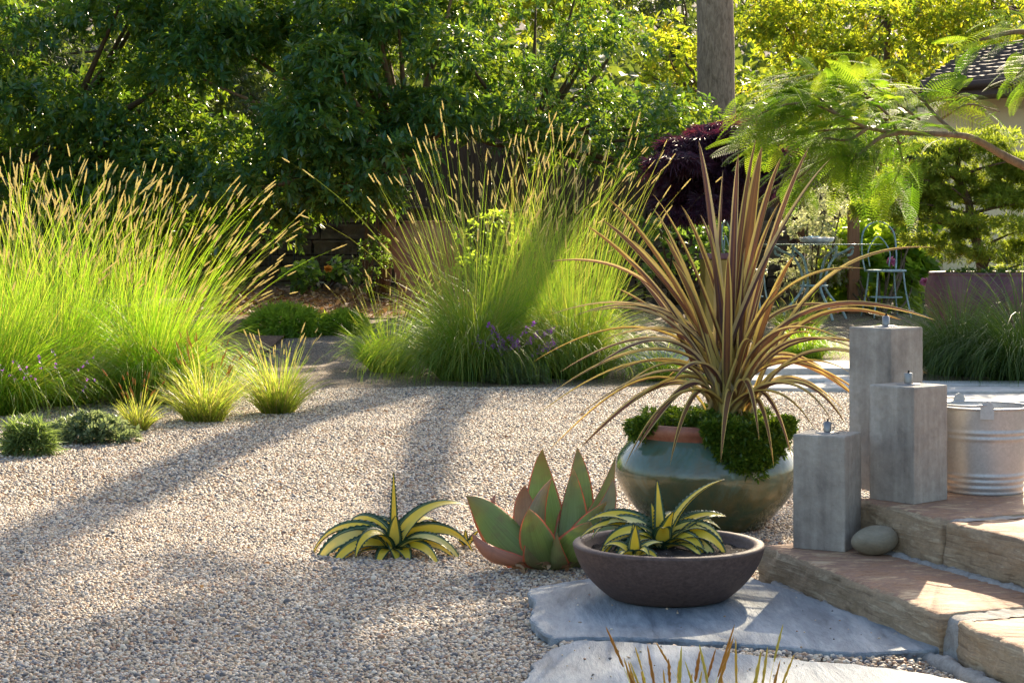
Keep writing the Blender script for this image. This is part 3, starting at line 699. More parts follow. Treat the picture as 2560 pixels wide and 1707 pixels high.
def grass_clump(label, x, y, rb, n, hb, n_st=0, hs=1.0, lean=(0, 0), arch=40, mat='grass', seed_mat='seed', group=None, W=.0026, head=(.088, .0105), st_spread=18, name='grass_clump', cat='grass', z=None, dry=.0, up=0):
    """a tuft: arching blades, and flowering stalks that end in seed heads"""
    zz = float(tz(y)) if z is None else z
    t = thing(name, label, cat, (x, y, zz), group)
    def base(k, r):
        q = R.rand(k) * 2 * np.pi; rr = r * np.sqrt(R.rand(k))
        return np.stack([x + rr * np.cos(q), y + rr * np.sin(q), np.full(k, zz - .01)], -1), q, rr / r
    B, q, f = base(n, rb)
    az = q + R.normal(0, .5, n); f = f ** .8
    e0 = np.radians(88 - 34 * f + R.normal(0, 7, n)); e1 = np.radians(72 - (72 + arch) * (.25 + .75 * f) + R.normal(0, 20, n))
    L = hb * (1.25 - .35 * f) * R.uniform(.4, 1.2, n)
    a = Acc(); ribbons(a, B, az, e0, e1, L, W * R.uniform(.7, 1.3, n), 7, 1.4, np.clip(R.rand(n) * (1 - dry) + dry * R.rand(n) ** .4, 0, 1), wig=.6)
    if up:                                                # the tall culms between the arching leaves
        B2, q2, f2 = base(up, rb * .8); tl = np.radians(np.abs(R.normal(0, st_spread * .35, up)) + st_spread * .6 * f2); dx = np.cos(q2) * np.tan(tl) + lean[0] * .8; dy = np.sin(q2) * np.tan(tl)
        tl = np.arctan(np.hypot(dx, dy)); ribbons(a, B2, np.arctan2(dy, dx), np.pi / 2 - tl * .8, np.pi / 2 - tl * R.uniform(1, 2, up) - .05, hs * R.uniform(.35, .8, up), W * .6 * R.uniform(.7, 1.2, up), 7, 1.5, R.rand(up))
    a.build('blades', M[mat], t)
    if n_st:
        B, q, f = base(n_st, rb * .75)
        tilt = np.abs(R.normal(0, st_spread, n_st)) * .55 + st_spread * f
        dx, dy = np.cos(q) * np.tan(np.radians(tilt)) + lean[0], np.sin(q) * np.tan(np.radians(tilt)) + lean[1]
        az = np.arctan2(dy, dx); tl = np.arctan(np.hypot(dx, dy))
        e0 = np.pi / 2 - tl * .75; e1 = e0 - tl * R.uniform(.3, 1.1, n_st) - .05
        L = hs * R.uniform(.55, 1.05, n_st) * (1 + .1 * tl)
        a = Acc(); P, D = ribbons(a, B, az, e0, e1, L, np.full(n_st, W * .62), 9, 1.6, R.uniform(.35, 1, n_st), taper=.35)
        a.build('stalks', M[mat], t)
        hl, hw = head[0] * R.uniform(.6, 1.4, n_st), head[1] * R.uniform(.7, 1.25, n_st)
        near = np.argsort(P[:, 1]); b = Acc()                # the hundred nearest heads are parts, any more are one part
        for i in near[:100]:
            a = Acc(); heads(a, P[i:i + 1], D[i:i + 1], hl[i:i + 1], hw[i:i + 1], R.uniform(.02, .3)); a.build('seed_head', M[seed_mat], t)
        if n_st > 100:
            i = near[100:]; heads(b, P[i], D[i], hl[i], hw[i], .08); tag(b.build('seed_heads', M[seed_mat], t), kind='stuff')
    return t

# ------------------------------------------------------------------ trees behind the court
def tree(name, label, cat, trunk_pts, trunk_r, bark_m, lumps, per, L, leaf_m, group=None, nl=26, fork=None, lr=.05, **kw):
    t = thing(name, label, cat, trunk_pts[0], group)
    a = Acc(); tp = smooth_path(trunk_pts, 22); tube(a, tp, np.linspace(trunk_r, trunk_r * .6, 22), 14, .12)
    a.build('trunk', M[bark_m], t)
    a = Acc(); limbs(a, trunk_pts[-1] if fork is None else fork, [lumps[i] for i in R.permutation(len(lumps))[:nl]], lr); a.build('limbs', M[bark_m], t)
    a = Acc(); leafy(a, lumps, per, L, **kw); a.build('crown', M[leaf_m], t)
    return t
def lumps_px(poly, n, d0, d1, r0, r1):
    q = in_poly(poly, n); out = []
    for x, y in q:
        out.append((px(x, y, R.uniform(d0, d1)), R.uniform(r0, r1)))
    return out
GE = 'broadleaf evergreen trees'
pa = [(-160, -130), (430, -130), (500, 120), (470, 400), (560, 560), (420, 690), (-160, 700)]
tree('evergreen_tree', 'dark broadleaf evergreen behind the tall grasses at the left edge', 'tree',
     [ground(120, 770), px(130, 560, 19.6), px(160, 300, 19.6)], .13, 'bark_brown', lumps_px(pa, 84, 18.0, 20.6, .34, .58), 470, .1, 'evergreen', GE, fork=px(160, 330, 19.6))
pb = [(470, -130), (1150, -130), (1180, 250), (1130, 370), (980, 420), (900, 530), (760, 560), (640, 600), (560, 540), (480, 380)]
tb = tree('evergreen_tree', 'dark broadleaf evergreen in the middle, on a slanting brown trunk beside the big urn', 'tree',
          [ground(957, 745), px(968, 600, 19.2), px(985, 470, 19.2), px(1015, 360, 19.2), px(1050, 240, 19.2)], .085, 'bark_warm', lumps_px(pb, 84, 17.6, 20.4, .32, .55), 470, .1, 'evergreen', GE, fork=px(1015, 360, 19.2))
a = Acc(); tube(a, smooth_path([px(982, 480, 19.25), px(1005, 420, 19.35), px(1012, 340, 19.5), px(1000, 230, 19.6)], 12), np.linspace(.06, .035, 12), 10, .12); a.build('limb', M['bark_grey'], tb)
pc = [(1130, -60), (1540, -60), (1640, 80), (1720, 220), (1780, 330), (1700, 430), (1520, 430), (1400, 410), (1250, 400), (1130, 380)]
tree('evergreen_tree', 'glossy evergreen whose sun flecked crown slopes down beside the grey trunk', 'tree',
     [ground(1270, 760), px(1270, 560, 20.4), px(1320, 330, 20.4)], .09, 'bark_brown', lumps_px(pc, 56, 18.6, 20.6, .26, .46), 250, .095, 'evergreen', GE, fork=px(1330, 330, 20.4))

# the tall tree with the bare grey trunk; its crown is above the picture and shades the foreground
tx, ty = px(1790, 0, 22.0)[0], 22.0
tp = [(tx - .05, ty, float(tz(ty)) - .1), (tx, ty, 1.6), (tx, ty, 3.2), (tx, ty, 4.8), (tx + .25, ty, 6.8), (tx + 1.0, ty, 8.6), (tx + 1.6, ty, 10.2)]
t = thing('tall_tree', 'tall tree with a straight bare grey trunk rising out of the picture', 'tree', tp[0])
a = Acc(); tube(a, smooth_path(tp, 40), np.concatenate((np.linspace(.24, .215, 20), np.linspace(.2, .13, 20))), 22, .05); a.build('trunk', M['bark_grey'], t)
LUMPS_TOP = [(np.array((R.uniform(1.8, 7.0), R.uniform(20, 24.2), R.uniform(10.2, 12.6))), R.uniform(.6, 1.0)) for _ in range(60)]
LUMPS_TOP += [(np.array((R.uniform(3.6, 6.4), R.uniform(21, 23.5), R.uniform(9.6, 10.4))), R.uniform(.35, .7)) for _ in range(22)]
a = Acc(); limbs(a, tp[-1], LUMPS_TOP[:16], .1); tube(a, smooth_path([(tx, ty, 4.7), (tx + .72, ty, 6.0), (tx + 1.1, ty, 6.8), (tx + 1.95, ty, 8.2), (tx + 3.0, ty, 10.2)], 18), np.linspace(.16, .1, 18), 10, .1); a.build('limbs', M['bark_grey'], t)
a = Acc(); leafy(a, LUMPS_TOP, 70, .16, k=7, flat=.6, low=-.9); a.build('crown', M['canopy_leaf'], t)

# sun-struck trees and shrubs on the slope behind
GB = 'sunlit trees on the slope behind'
def back_tree(label, poly, n, d0, d1, r, per, L, leaf, x, ytop, name='background_tree', **kw):
    g = np.array((px(x, 0, d1)[0], d1, float(tz(d1))))
    tree(name, label, 'tree', [g, (g[0] + .05, d1, 1.6), px(x + 20, ytop, d1)], .09, 'bark_brown', lumps_px(poly, n, d0, d1 + .4, *r), per, L, leaf, GB, nl=12, lr=.03, **kw)
back_tree('yellow green backlit tree just left of the grey trunk', [(1600, 60), (1760, 100), (1790, 350), (1640, 260)], 12, 23.6, 24.6, (.25, .4), 170, .12, 'sunny_leaf', 1740, 200)
back_tree('yellow green backlit tree just right of the grey trunk', [(1830, -40), (2120, -40), (2100, 330), (1830, 420)], 44, 29.5, 32, (.3, .55), 105, .13, 'sunny_leaf', 1950, 60)
back_tree('yellow green backlit tree above the feathery fronds', [(2060, -40), (2400, -40), (2400, 180), (2080, 330)], 44, 30, 33, (.3, .58), 100, .13, 'sunny_leaf', 2200, 40)
back_tree('shaded tree above the tiled roof at the right', [(2340, -40), (2720, -40), (2720, 120), (2380, 160)], 30, 30, 33, (.35, .6), 110, .13, 'sunny_leaf', 2500, 20)
back_tree('pale far tree showing between the evergreen crown and the grey trunk', [(1150, -60), (1680, -60), (1640, 40), (1500, 100), (1180, 100)], 20, 27, 29, (.45, .7), 110, .12, 'sunny_leaf', 1450, -40)
back_tree('dark olive bushy tree left of the grey trunk, behind the yellow leaves', [(1590, -20), (1740, -60), (1750, 190), (1640, 150)], 12, 26, 27, (.35, .5), 420, .07, 'dark_shrub', 1690, 120)
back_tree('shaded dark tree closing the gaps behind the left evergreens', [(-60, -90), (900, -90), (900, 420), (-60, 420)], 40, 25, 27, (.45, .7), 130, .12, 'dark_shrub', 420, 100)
for i, (x, dd) in enumerate(((720, 31),)):  # added tree, its unseen height keeps the sun off the evergreens' backs
    back_tree(['far tree behind the evergreens, seen only in gaps'] [0], [(x - 300, -600), (x + 300, -600), (x + 330, 420), (x - 330, 420)], 46, dd - 1, dd + 1, (.55, .85), 110, .17, 'far_leaf', x, 60)
# distant wood: one mass
n = 42000
P = np.column_stack((R.uniform(-16, 20, n), R.uniform(35, 54, n), np.zeros(n))); P[:, 2] = tz(P[:, 1]) + R.rand(n) * (2.2 + (P[:, 1] - 35) * .2) * (.9 + .1 * np.sin(P[:, 0] * 1.3))
X, Y, Z = frames(R.normal(size=(n, 3)) + np.array((0, 0, -.3)))
a = Acc(); scatter(a, LEAF_W, P, X, Y, Z, R.uniform(.2, .42, n), R.rand(n))
tag(a.build('distant_wood', M['far_leaf']), 'distant sunlit wood behind all the trees', kind='stuff')

# purple weeping maple
def palm_tpl():
    V, F = [], []
    for q, l in ((-1.25, .6), (-.75, .85), (-.3, 1), (.15, 1), (.6, .9), (1.1, .65)):
        k = len(V); c, s = math.sin(q), math.cos(q)
        for u, v in ((0, .05), (-.045, .5), (0, 1), (.045, .5)): V.append((c * l * v + s * u, s * l * v - c * u, -.25 * v * v * l))
        F += [(k, k + 1, k + 2), (k, k + 2, k + 3)]
    return np.array(V), np.array(F)
PALM = palm_tpl()
pm = [(1660, 420), (1740, 340), (1850, 300), (1930, 330), (1985, 420), (1960, 450), (1880, 500), (1700, 560), (1655, 480)]
lm = lumps_px(pm, 58, 16.6, 17.9, .1, .26)
t = thing('purple_maple', 'dark purple weeping maple with finely cut leaves under the grey trunk', 'tree', ground(1850, 740))
a = Acc(); g = np.array(t.location); tube(a, smooth_path([g, g + (-.03, 0, .5), px(1850, 430, 17.2)], 12), np.linspace(.06, .035, 12), 9, .15); limbs(a, px(1850, 450, 17.2), lm[:22], .025); a.build('trunk', M['bark_brown'], t)
a = Acc()
for c, r in lm:
    P, d = lump_points(c, r, int(1700 * r * r) + 16, .38, -.2); d2 = d * np.array((1, 1, .2)) + np.array((0, 0, -.5)) + R.normal(0, .3, d.shape); whorls(a, P, d2, 3, .12, PALM, spread=.7, droop=.4)
a.build('crown', M['maple'], t)

# feathery tree: a bough reaching in from the right with twice-cut fronds
def frond_tpl(pairs=17, leaflets=10, droop=.25, vee=.1):
    V, F = [(-.006, 0, 0), (.006, 0, 0), (.004, 1, -droop), (-.004, 1, -droop)], [(0, 1, 2, 3)]
    for i in range(pairs):
        t = .12 + .86 * i / (pairs - 1); l = .23 * math.sin(math.pi * (.14 + .8 * t) ** .9) + .025
        for s in (-1, 1):
            ax = np.array((s * math.sin(1.02), math.cos(1.02), vee)); o = np.array((0, t, -droop * t * t))
            for j in range(leaflets):
                f = (j + .6) / leaflets; c = o + ax * l * f + np.array((0, 0, -.35 * l * f * f)); w = .027 * (1 - .35 * f)
                for s2 in (-1, 1):
                    pd = np.array((-ax[1] * s * s2 * .8 + ax[0] * .45, ax[0] * s * s2 * .8 + ax[1] * .45, -.1)); k = len(V)
                    e = ax * .013
                    V += [tuple(c - e), tuple(c + pd * w * .55 - e * .8), tuple(c + pd * w), tuple(c + e)]; F.append((k, k + 1, k + 2, k + 3))
    return np.array(V), np.array(F)
FR = [frond_tpl(), frond_tpl(16, 10, .45, .25), frond_tpl(17, 10, .1, .35)]
t = thing('feathery_tree', 'feathery tree with fern like fronds on a bare bough reaching in from the right', 'tree', (3.5, 9.6, 0))
BR = [([(2900, 560, 9.7), (2560, 415, 9.6), (2450, 355, 9.5), (2392, 338, 9.4), (2240, 332, 9.2)], .027, .012), ([(2395, 338, 9.4), (2350, 300, 9.5), (2310, 255, 9.6), (2268, 215, 9.7)], .012, .006),
      ([(2240, 332, 9.2), (2170, 320, 9.1), (2090, 285, 9.0), (2030, 258, 8.9)], .011, .005), ([(2240, 332, 9.2), (2200, 345, 9.1), (2150, 385, 9.0), (2105, 430, 9.0)], .014, .005),
      ([(2900, 200, 10.2), (2700, 110, 10.1), (2560, 80, 10.0), (2450, 100, 9.9)], .03, .008), ([(2310, 255, 9.6), (2360, 245, 9.7), (2440, 240, 9.8)], .01, .005), ([(2170, 320, 9.1), (2120, 350, 9.0), (2060, 345, 8.9)], .01, .004),
      ([(2240, 332, 9.2), (2230, 300, 9.2), (2180, 250, 9.1), (2140, 215, 9.1)], .01, .004), ([(2090, 285, 9.0), (2040, 240, 9.1), (1990, 215, 9.1)], .008, .004), ([(2030, 258, 8.9), (1960, 262, 8.8), (1900, 285, 8.7)], .007, .003), ([(2700, 110, 10.1), (2600, 150, 9.9), (2540, 190, 9.8)], .01, .004),
      ([(2180, 250, 9.1), (2080, 215, 9.2), (1960, 225, 9.2)], .007, .003), ([(2170, 320, 9.1), (2020, 330, 9.2), (1890, 345, 9.1)], .007, .003), ([(2240, 332, 9.2), (2255, 400, 9.3), (2235, 455, 9.3)], .007, .003), ([(2300, 300, 9.5), (2210, 235, 9.6), (2150, 190, 9.7)], .007, .003), ([(2350, 300, 9.6), (2420, 262, 9.5), (2500, 280, 9.4)], .007, .003), ([(2150, 385, 9.0), (2060, 400, 9.0), (1990, 450, 9.0)], .007, .003)]
a = Acc(); tube(a, smooth_path([(3.5, 9.6, -.1), (3.45, 9.65, .6), px(2900, 560, 9.7), px(2900, 200, 10.2), (4.2, 10.6, 3.6)], 16), np.linspace(.11, .06, 16), 10, .1); a.build('trunk', M['bark_warm'], t)
a = Acc(); ends = []
for pts, r0, r1 in BR:
    Pp = smooth_path([px(*q) for q in pts], 18); tube(a, Pp, np.linspace(r0, r1, 18), 8, .12); ends.append(Pp)
a.build('bough', M['bark_warm'], t)
a = Acc()
def fronds(P, D, L, k):
    X, Y, Z = frames(D, np.tile((0, 0, 1.0), (len(D), 1)) + R.normal(0, .22, (len(D), 3)))
    scatter(a, FR[k], P, X, Y, Z, L, np.clip(R.rand(len(P)) * .8 + .1, 0, 1))
for i, Pp in enumerate(ends):
    if i == 0: Pp = Pp[12:]
    if i == 4: Pp = Pp[8:]
    n = {0: 14, 1: 15, 2: 44, 3: 34, 4: 22, 5: 4, 6: 30, 7: 48, 8: 56, 9: 44, 10: 22, 11: 56, 12: 56, 13: 26, 14: 44, 15: 8, 16: 40}[i]
    idx = R.randint(len(Pp) // 3, len(Pp), n); T = nrm(np.gradient(Pp, axis=0))[idx]
    P_off = R.normal(0, .05, (n, 3)); D = T * .6 + R.normal(0, .75, (n, 3)) * np.array((1, .9, .3)) + np.array((-.15, 0, -.12 if i not in (3, 6) else -.45))
    fronds(Pp[idx] + P_off, D, R.uniform(.14, .25, n), i % 2)
# named fronds: upright tufts at the twig ends and long drooping ones
for (x0, y0, d0), (x1, y1, d1), L, k in [((2130, 232, 9.1), (2150, 150, 9.2), .2, 2), ((2290, 215, 9.6), (2250, 160, 9.5), .2, 2), ((2030, 258, 8.9), (2060, 180, 8.9), .2, 2), ((2060, 250, 8.9), (1800, 272, 8.7), .5, 0), ((2030, 260, 8.9), (1830, 330, 8.6), .46, 0),
                                    ((2310, 255, 9.6), (2440, 130, 9.8), .38, 0), ((2330, 262, 9.6), (2530, 300, 9.3), .5, 0), ((2290, 240, 9.6), (2480, 250, 9.5), .42, 0), ((2300, 235, 9.6), (2120, 262, 9.2), .45, 0), ((2560, 80, 10), (2310, 92, 9.8), .4, 0),
                                    ((2600, 60, 10), (2480, 10, 9.9), .5, 0), ((2640, 170, 9.9), (2510, 195, 9.7), .42, 0), ((2100, 430, 9), (2080, 520, 8.9), .36, 1), ((2120, 420, 9), (2150, 500, 9), .3, 1), ((2105, 425, 9), (1990, 470, 8.8), .36, 1), ((2150, 380, 9), (1950, 360, 8.8), .42, 0), ((2110, 425, 9), (2000, 440, 8.8), .36, 1)]:
    p, q = px(x0, y0, d0), px(x1, y1, d1); dd = nrm(q - p)
    X, Y, Z = frames(dd[None], np.array([(0, -.75, .7)]))
    scatter(a, FR[k], p[None], X, Y, Z, np.array([min(.36, .85 * np.linalg.norm(q - p) + .02)]), np.array([R.uniform(.5, 1)]))
a.build('crown', M['frond'], t)

# climbing green between gate and maple, variegated shrub, broad-leaved plant
def bush(name, label, cat, lumps, base, per, L, m, k=6, tpl=LEAF_S, group=None, stem=True, **kw):
    t = thing(name, label, cat, base, group)
    if stem:
        a = Acc(); limbs(a, base, lumps[:14], .016); a.build('stems', M['bark_brown'], t)
    a = Acc(); leafy(a, lumps, per, L, k=k, tpl=tpl, **kw); a.build('foliage', M[m], t); return t
bush('variegated_shrub', 'cream and green small leaved shrub behind the glass table', 'shrub', lumps_px([(2000, 520), (2060, 480), (2110, 520), (2130, 600), (2090, 720), (1960, 740), (1950, 640)], 26, 18.7, 19.6, .14, .26), ground(2040, 780), 900, .045, 'variegated')
bush('climbing_shrub', 'shaded small leaved climber on the fence below the feathery bough', 'shrub', lumps_px([(1960, 330), (2240, 350), (2230, 620), (2140, 640), (2130, 420), (1990, 420)], 30, 21.9, 22.3, .14, .28), ground(2160, 770), 600, .05, 'ivy')
bush('broadleaf_plant', 'lime green large leaved plant lit by the sun behind the chair', 'plant', lumps_px([(2150, 560), (2300, 540), (2320, 700), (2290, 790), (2120, 790), (2070, 720), (2100, 640)], 40, 19.0, 19.5, .12, .24), ground(2200, 800), 300, .13, 'lush', 5, LEAF_W)
bush('creeper', 'bright green round leaved creeper trailing over the stone wall', 'plant', lumps_px([(1560, 570), (1740, 520), (1800, 600), (1790, 690), (1600, 690)], 22, 18.2, 19.6, .12, .22), ground(1680, 760), 420, .075, 'ivy', 5, LEAF_W)
bush('white_flowering_shrub', 'loose shrub with pale flower heads among the tall seeding grass', 'shrub', lumps_px([(1180, 540), (1320, 540), (1330, 680), (1170, 690)], 12, 14.6, 15.4, .1, .17), ground(1250, 800), 460, .05, 'lush')
bush('slender_shrub', 'small leaved shrub climbing beside the slanting brown trunk', 'shrub', lumps_px([(905, 500), (970, 490), (960, 740), (900, 720)], 14, 18.4, 19.0, .1, .2), ground(930, 750), 520, .05, 'ivy')
bush('shade_plant', 'dark leafy plant behind the wire mesh fence', 'plant', lumps_px([(700, 690), (870, 650), (900, 700), (720, 720)], 12, 20.8, 21.4, .1, .18), ground(800, 718), 320, .09, 'ivy', 5, LEAF_W)
# pink flowers
def flower_heads(name, label, spots, r, L, m, cat='flowers', group=None):
    for i, (x, y, d) in enumerate(spots):
        a = Acc(); P, dd = lump_points(px(x, y, d), r, 26, .8, -.6); whorls(a, P, dd, 4, L, leaf_small(.9, .15)); tag(a.build(name, M[m], origin=px(x, y, d)), label[i], cat, group)
flower_heads('pink_bloom', ['pink flower head just left of the purple pot', 'pink flower head high among the lime leaves behind the chair back', 'pink flower cluster low behind the glass table legs'], [(2312, 706, 18.4), (2228, 654, 18.5), (2090, 770, 17.2)], .032, .03, 'pink_petal', 'flower', 'pink flowers')
flower_heads('orange_bloom', ['small orange flower in the shade behind the wire mesh'], [(821, 672, 20.6)], .018, .035, 'orange_petal', 'flower')

# low shrubs at the end of the gravel, stones
GL = 'low green shrubs where the gravel ends'
def feather_mound(label, x, y, w, h, n=900, m='juniper', name='low_shrub'):
    g = ground(x, y); t = thing(name, label, 'shrub', g, GL)
    s = g[1] / F_PX; a = Acc(); P, d = lump_points(g + np.array((0, 0, h * s * .3)), 1.0, n, 1, -.1)
    P = g + np.array((0, w * s * .3, 0)) + d * np.array((w * s * .5, w * s * .4, h * s)) * (.75 + .3 * R.rand(len(d)))[:, None]
    whorls(a, P, d + np.array((0, -.1, -.15)), 7, .085, leaf_tpl(.13, .05, .3), spread=.7, droop=.6); a.build('foliage', M[m], t)
feather_mound('rounded fine leaved green mound, larger of the two where the gravel path ends', 708, 842, 215, 70, 900, 'lush')
feather_mound('rounded fine leaved green mound, smaller of the two, nearer the right grass clumps', 858, 836, 120, 48, 450, 'lush')
def field_stone(label, x, y, w, h, m='field_stone', cat='rock', group='mossy rocks in the mulch'):
    g = ground(x, y); s = g[1] / F_PX; a = Acc(); n, k = 14, 22
    th = np.linspace(.02, np.pi - .02, n)[:, None]; ph = np.linspace(0, 2 * np.pi, k, endpoint=False)[None]
    D = np.stack([np.sin(th) * np.cos(ph), np.sin(th) * np.sin(ph), np.cos(th) * np.ones_like(ph)], -1).reshape(-1, 3)
    q = np.array([1 + .22 * mnoise.fractal(Vector(v * 1.3) + Vector((x, y, 0)), .9, 2, 4) for v in D])
    a.add(g + np.array((0, 0, h * s * .4)) + D * q[:, None] * np.array((w * s / 2, w * s * .4, h * s * .62)), grid_faces(n, k, True)); tag(a.build('rock', M[m], origin=g), label, cat, group)
field_stone('brown rock on the mulch beside the slanting trunk', 872, 722, 62, 46)
field_stone('smaller brown rock on the mulch below the wire mesh', 838, 728, 34, 20)

# ------------------------------------------------------------------ grasses
GT = 'tall seeding grass clumps'
def gx(x, d): return (x - 1280) / F_PX * d
def tall(label, x, d, n, hb, ns, hs, **kw): grass_clump(label, gx(x, d), d, kw.pop('rb', .16), n, hb, ns, hs, group=GT, up=kw.pop('up', 420), **kw)
tall('tall seeding grass clump cut off by the left edge, nearest there', -30, 10.6, 3000, .7, 150, 1.4, lean=(.05, 0), rb=.24)
tall('tall seeding grass clump behind the violet flower stems', 130, 11.3, 3200, .74, 160, 1.44, lean=(.02, 0), rb=.24)
tall('tall seeding grass clump in the middle of the left mass, rear', 270, 12.2, 3200, .78, 150, 1.5, lean=(.1, 0), rb=.24)
tall('tall seeding grass clump leaning out over the path from the left mass', 385, 11.4, 3400, .72, 150, 1.3, lean=(.33, -.05), rb=.2, arch=60)
tall('tall seeding grass clump at the rear of the left mass by the edge', 20, 12.8, 2400, .8, 130, 1.58, lean=(.0, 0), rb=.24)
tall('largest tall seeding grass clump in front of the rusty urn', 1185, 13.2, 3400, .88, 120, 1.85, lean=(.03, 0), rb=.24, arch=75, st_spread=19, mat='bed_grass', up=260)
tall('tall seeding grass clump just left of the spiky bronze plant', 1430, 13.4, 3000, .78, 95, 1.8, lean=(.03, 0), rb=.24, arch=60, st_spread=15, mat='bed_grass')
tall('tall seeding grass clump squeezed between the two big clumps of the right bed', 1285, 13.9, 2200, .9, 80, 1.72, lean=(.02, 0), rb=.2, arch=40, st_spread=15)
tall('thin dry bronze grass clump behind the two tall clumps of the right bed', 1350, 15.6, 1200, .75, 70, 1.65, lean=(.12, 0), rb=.2, mat='dry_grass')
GS = 'short tufts along the gravel edge'
def tuft(label, x, y, n, hb, ns, hs, **kw):
    g = ground(x, y); grass_clump(label, g[0], g[1], kw.pop('rb', .07), n, hb, ns, hs, group=GS, name='grass_tuft', **kw)
tuft('small narrow reddish tuft, leftmost of the three at the gravel edge', 345, 1072, 380, .19, 22, .32, mat='dry_grass', seed_mat='rust_seed', rb=.045, head=(.035, .008), st_spread=14, dry=.5, arch=0)
tuft('dry tipped tuft in the middle of the three at the gravel edge', 512, 1050, 700, .34, 34, .46, mat='dry_grass', seed_mat='rust_seed', rb=.1, head=(.05, .008), st_spread=16, dry=.2, arch=0)
tuft('bright yellow green tuft, rightmost of the three at the gravel edge', 695, 1030, 700, .36, 30, .48, mat='dry_grass', rb=.085, head=(.05, .008), st_spread=14, arch=-10)
tuft('yellow green tuft at the left foot of the right grass bed', 972, 925, 1500, .45, 46, .72, mat='grass', rb=.14, head=(.06, .01), st_spread=17, dry=.4, arch=20)
GD = 'dark green grass tufts around the path'
def low(label, x, y, n, hb, mat='dark_grass', **kw):
    g = ground(x, y); grass_clump(label, g[0], g[1], kw.pop('rb', .12), n, hb, mat=mat, group=GD, name='grass_tuft', arch=kw.pop('arch', 75), **kw)
low('dark grass mound under the left part of the purple pot', 2400, 935, 2600, .78, rb=.2, W=.003)
low('dark grass mound at the right edge under the purple pot', 2560, 950, 2800, .85, rb=.22, W=.003)
low('low green tuft between the spiky plant and the right grass bed', 1660, 945, 900, .28, 'grass', rb=.12)
low('low green tuft on the path behind the spiky plant, right of the gold planter', 2010, 892, 1100, .34, 'grass', rb=.14)
low('dry green tuft at the foot of the cream leaved shrub', 1990, 835, 700, .36, 'dry_grass', rb=.14, arch=10)
low('low green tuft by the gold planter', 1800, 815, 700, .3, 'grass', rb=.14)
# nearest grass: only its tips show along the bottom edge
for i, (x, d, n, ns, lbl) in enumerate(((1690, 3.35, 200, 20, 'grass tuft whose lit seed spikes poke up at the bottom edge under the bowl'), (1850, 3.3, 170, 16, 'grass tuft whose seed spikes poke up at the bottom edge under the steps'))):
    grass_clump(lbl, gx(x, d), d, .055, n, .16, ns, .245, mat='dry_grass', seed_mat='gold_seed', group='tufts at the bottom edge', W=.0014, head=(.075, .0062), st_spread=9, name='grass_tuft', arch=0, dry=.5)

# herbs and flowers of the beds
def herb(label, x, y, w, h, n, L, m, tpl=LEAF_S, group='herb cushions at the gravel edge', name='herb_cushion'):
    g = ground(x, y); s = g[1] / F_PX; t = thing(name, label, 'plant', g, group); d = nrm(R.normal(size=(n, 3))); d[:, 2] = np.abs(d[:, 2])
    P = g + np.array((0, w * s * .25, 0)) + d * np.array((w * s / 2, w * s * .35, h * s)) * (.35 + .8 * R.rand(n))[:, None]
    a = Acc(); whorls(a, P, d + np.array((0, 0, .5)), 6, L, tpl, spread=.9, droop=.2); a.build('foliage', M[m], t); return t
herb('low grey green flowering thyme cushion between the left grasses and the reddish tuft', 215, 1105, 220, 58, 520, .032, 'silver_herb')
herb('ferny bright green herb at the lower left corner of the bed', 62, 1135, 120, 70, 260, .075, 'herb', leaf_tpl(.1, .03, .2))
herb('grey green leafy base of the violet flowering plant', 1295, 960, 150, 60, 700, .04, 'silver_herb', leaf_tpl(.18, .04, .2))
def flower_spray(label, x, y, stems, sp, h, m='petal', name='flowering_herb', L=.02, per=5, k=4):
    g = ground(x, y); s = g[1] / F_PX; t = thing(name, label, 'flowers', g, 'violet flowering herbs'); a = Acc()
    n = stems; B = np.tile(g, (n, 1)) + R.normal(0, .05, (n, 3)) * np.array((1, 1, 0))
    tgt = np.column_stack((R.uniform(-sp, sp, n) * s, R.normal(0, .08, n), h * s * R.uniform(.6, 1, n)))
    for i in range(n):
        P = bez(B[i], B[i] + tgt[i] * np.array((.3, .3, .7)), g + tgt[i], n=8); tube(a, P, .0018, 4, rnd=R.rand())
        for q in range(per):
            c = P[-1] - (P[-1] - P[-3]) * q / per * 1.2; b = Acc() if q == 0 else b; whorls(b, c[None] + R.normal(0, .008, (1, 3)), np.array([[R.normal(), -1, .4]]), k, L, leaf_small(.8, .1), spread=1.0)
        b.build('flower_head', M[m], t)
    a.build('stems', M['herb'], t)
flower_spray('plant with many violet tubular flowers in front of the right grass bed', 1290, 955, 22, 110, 150, L=.026)
flower_spray('thin violet lavender stems standing among the left grasses', 110, 1090, 7, 130, 230, L=.011, per=4, k=3)

# ------------------------------------------------------------------ the glazed urn with the spiky plant
UC = np.array((gx(1768, 6.42), 6.42, 0.0))
t = thing('green_urn', 'big round green glazed urn with a terracotta rim beside the smallest torch', 'urn', UC)
prof = [(.001, .004), (.19, .004), (.2, .012), (.235, .05), (.285, .11), (.318, .175), (.322, .215), (.305, .26), (.27, .3), (.25, .32)]
pp = smooth_path([(r, 0, z) for r, z in prof[1:]], 40)[:, [0, 2]]
a = Acc(); lathe(a, np.vstack((prof[0], pp)), UC, 72); a.build('body', M['glaze'], t)
a = Acc(); lathe(a, [(.25, .315), (.255, .33), (.268, .338), (.276, .352), (.272, .366), (.258, .372), (.24, .366), (.232, .35), (.228, .3)], UC, 72); a.build('rim', M['terracotta'], t)
a = Acc(); lathe(a, [(.229, .335), (.15, .35), (.001, .36)], UC, 40); a.build('potting_soil', M['soil'], t)
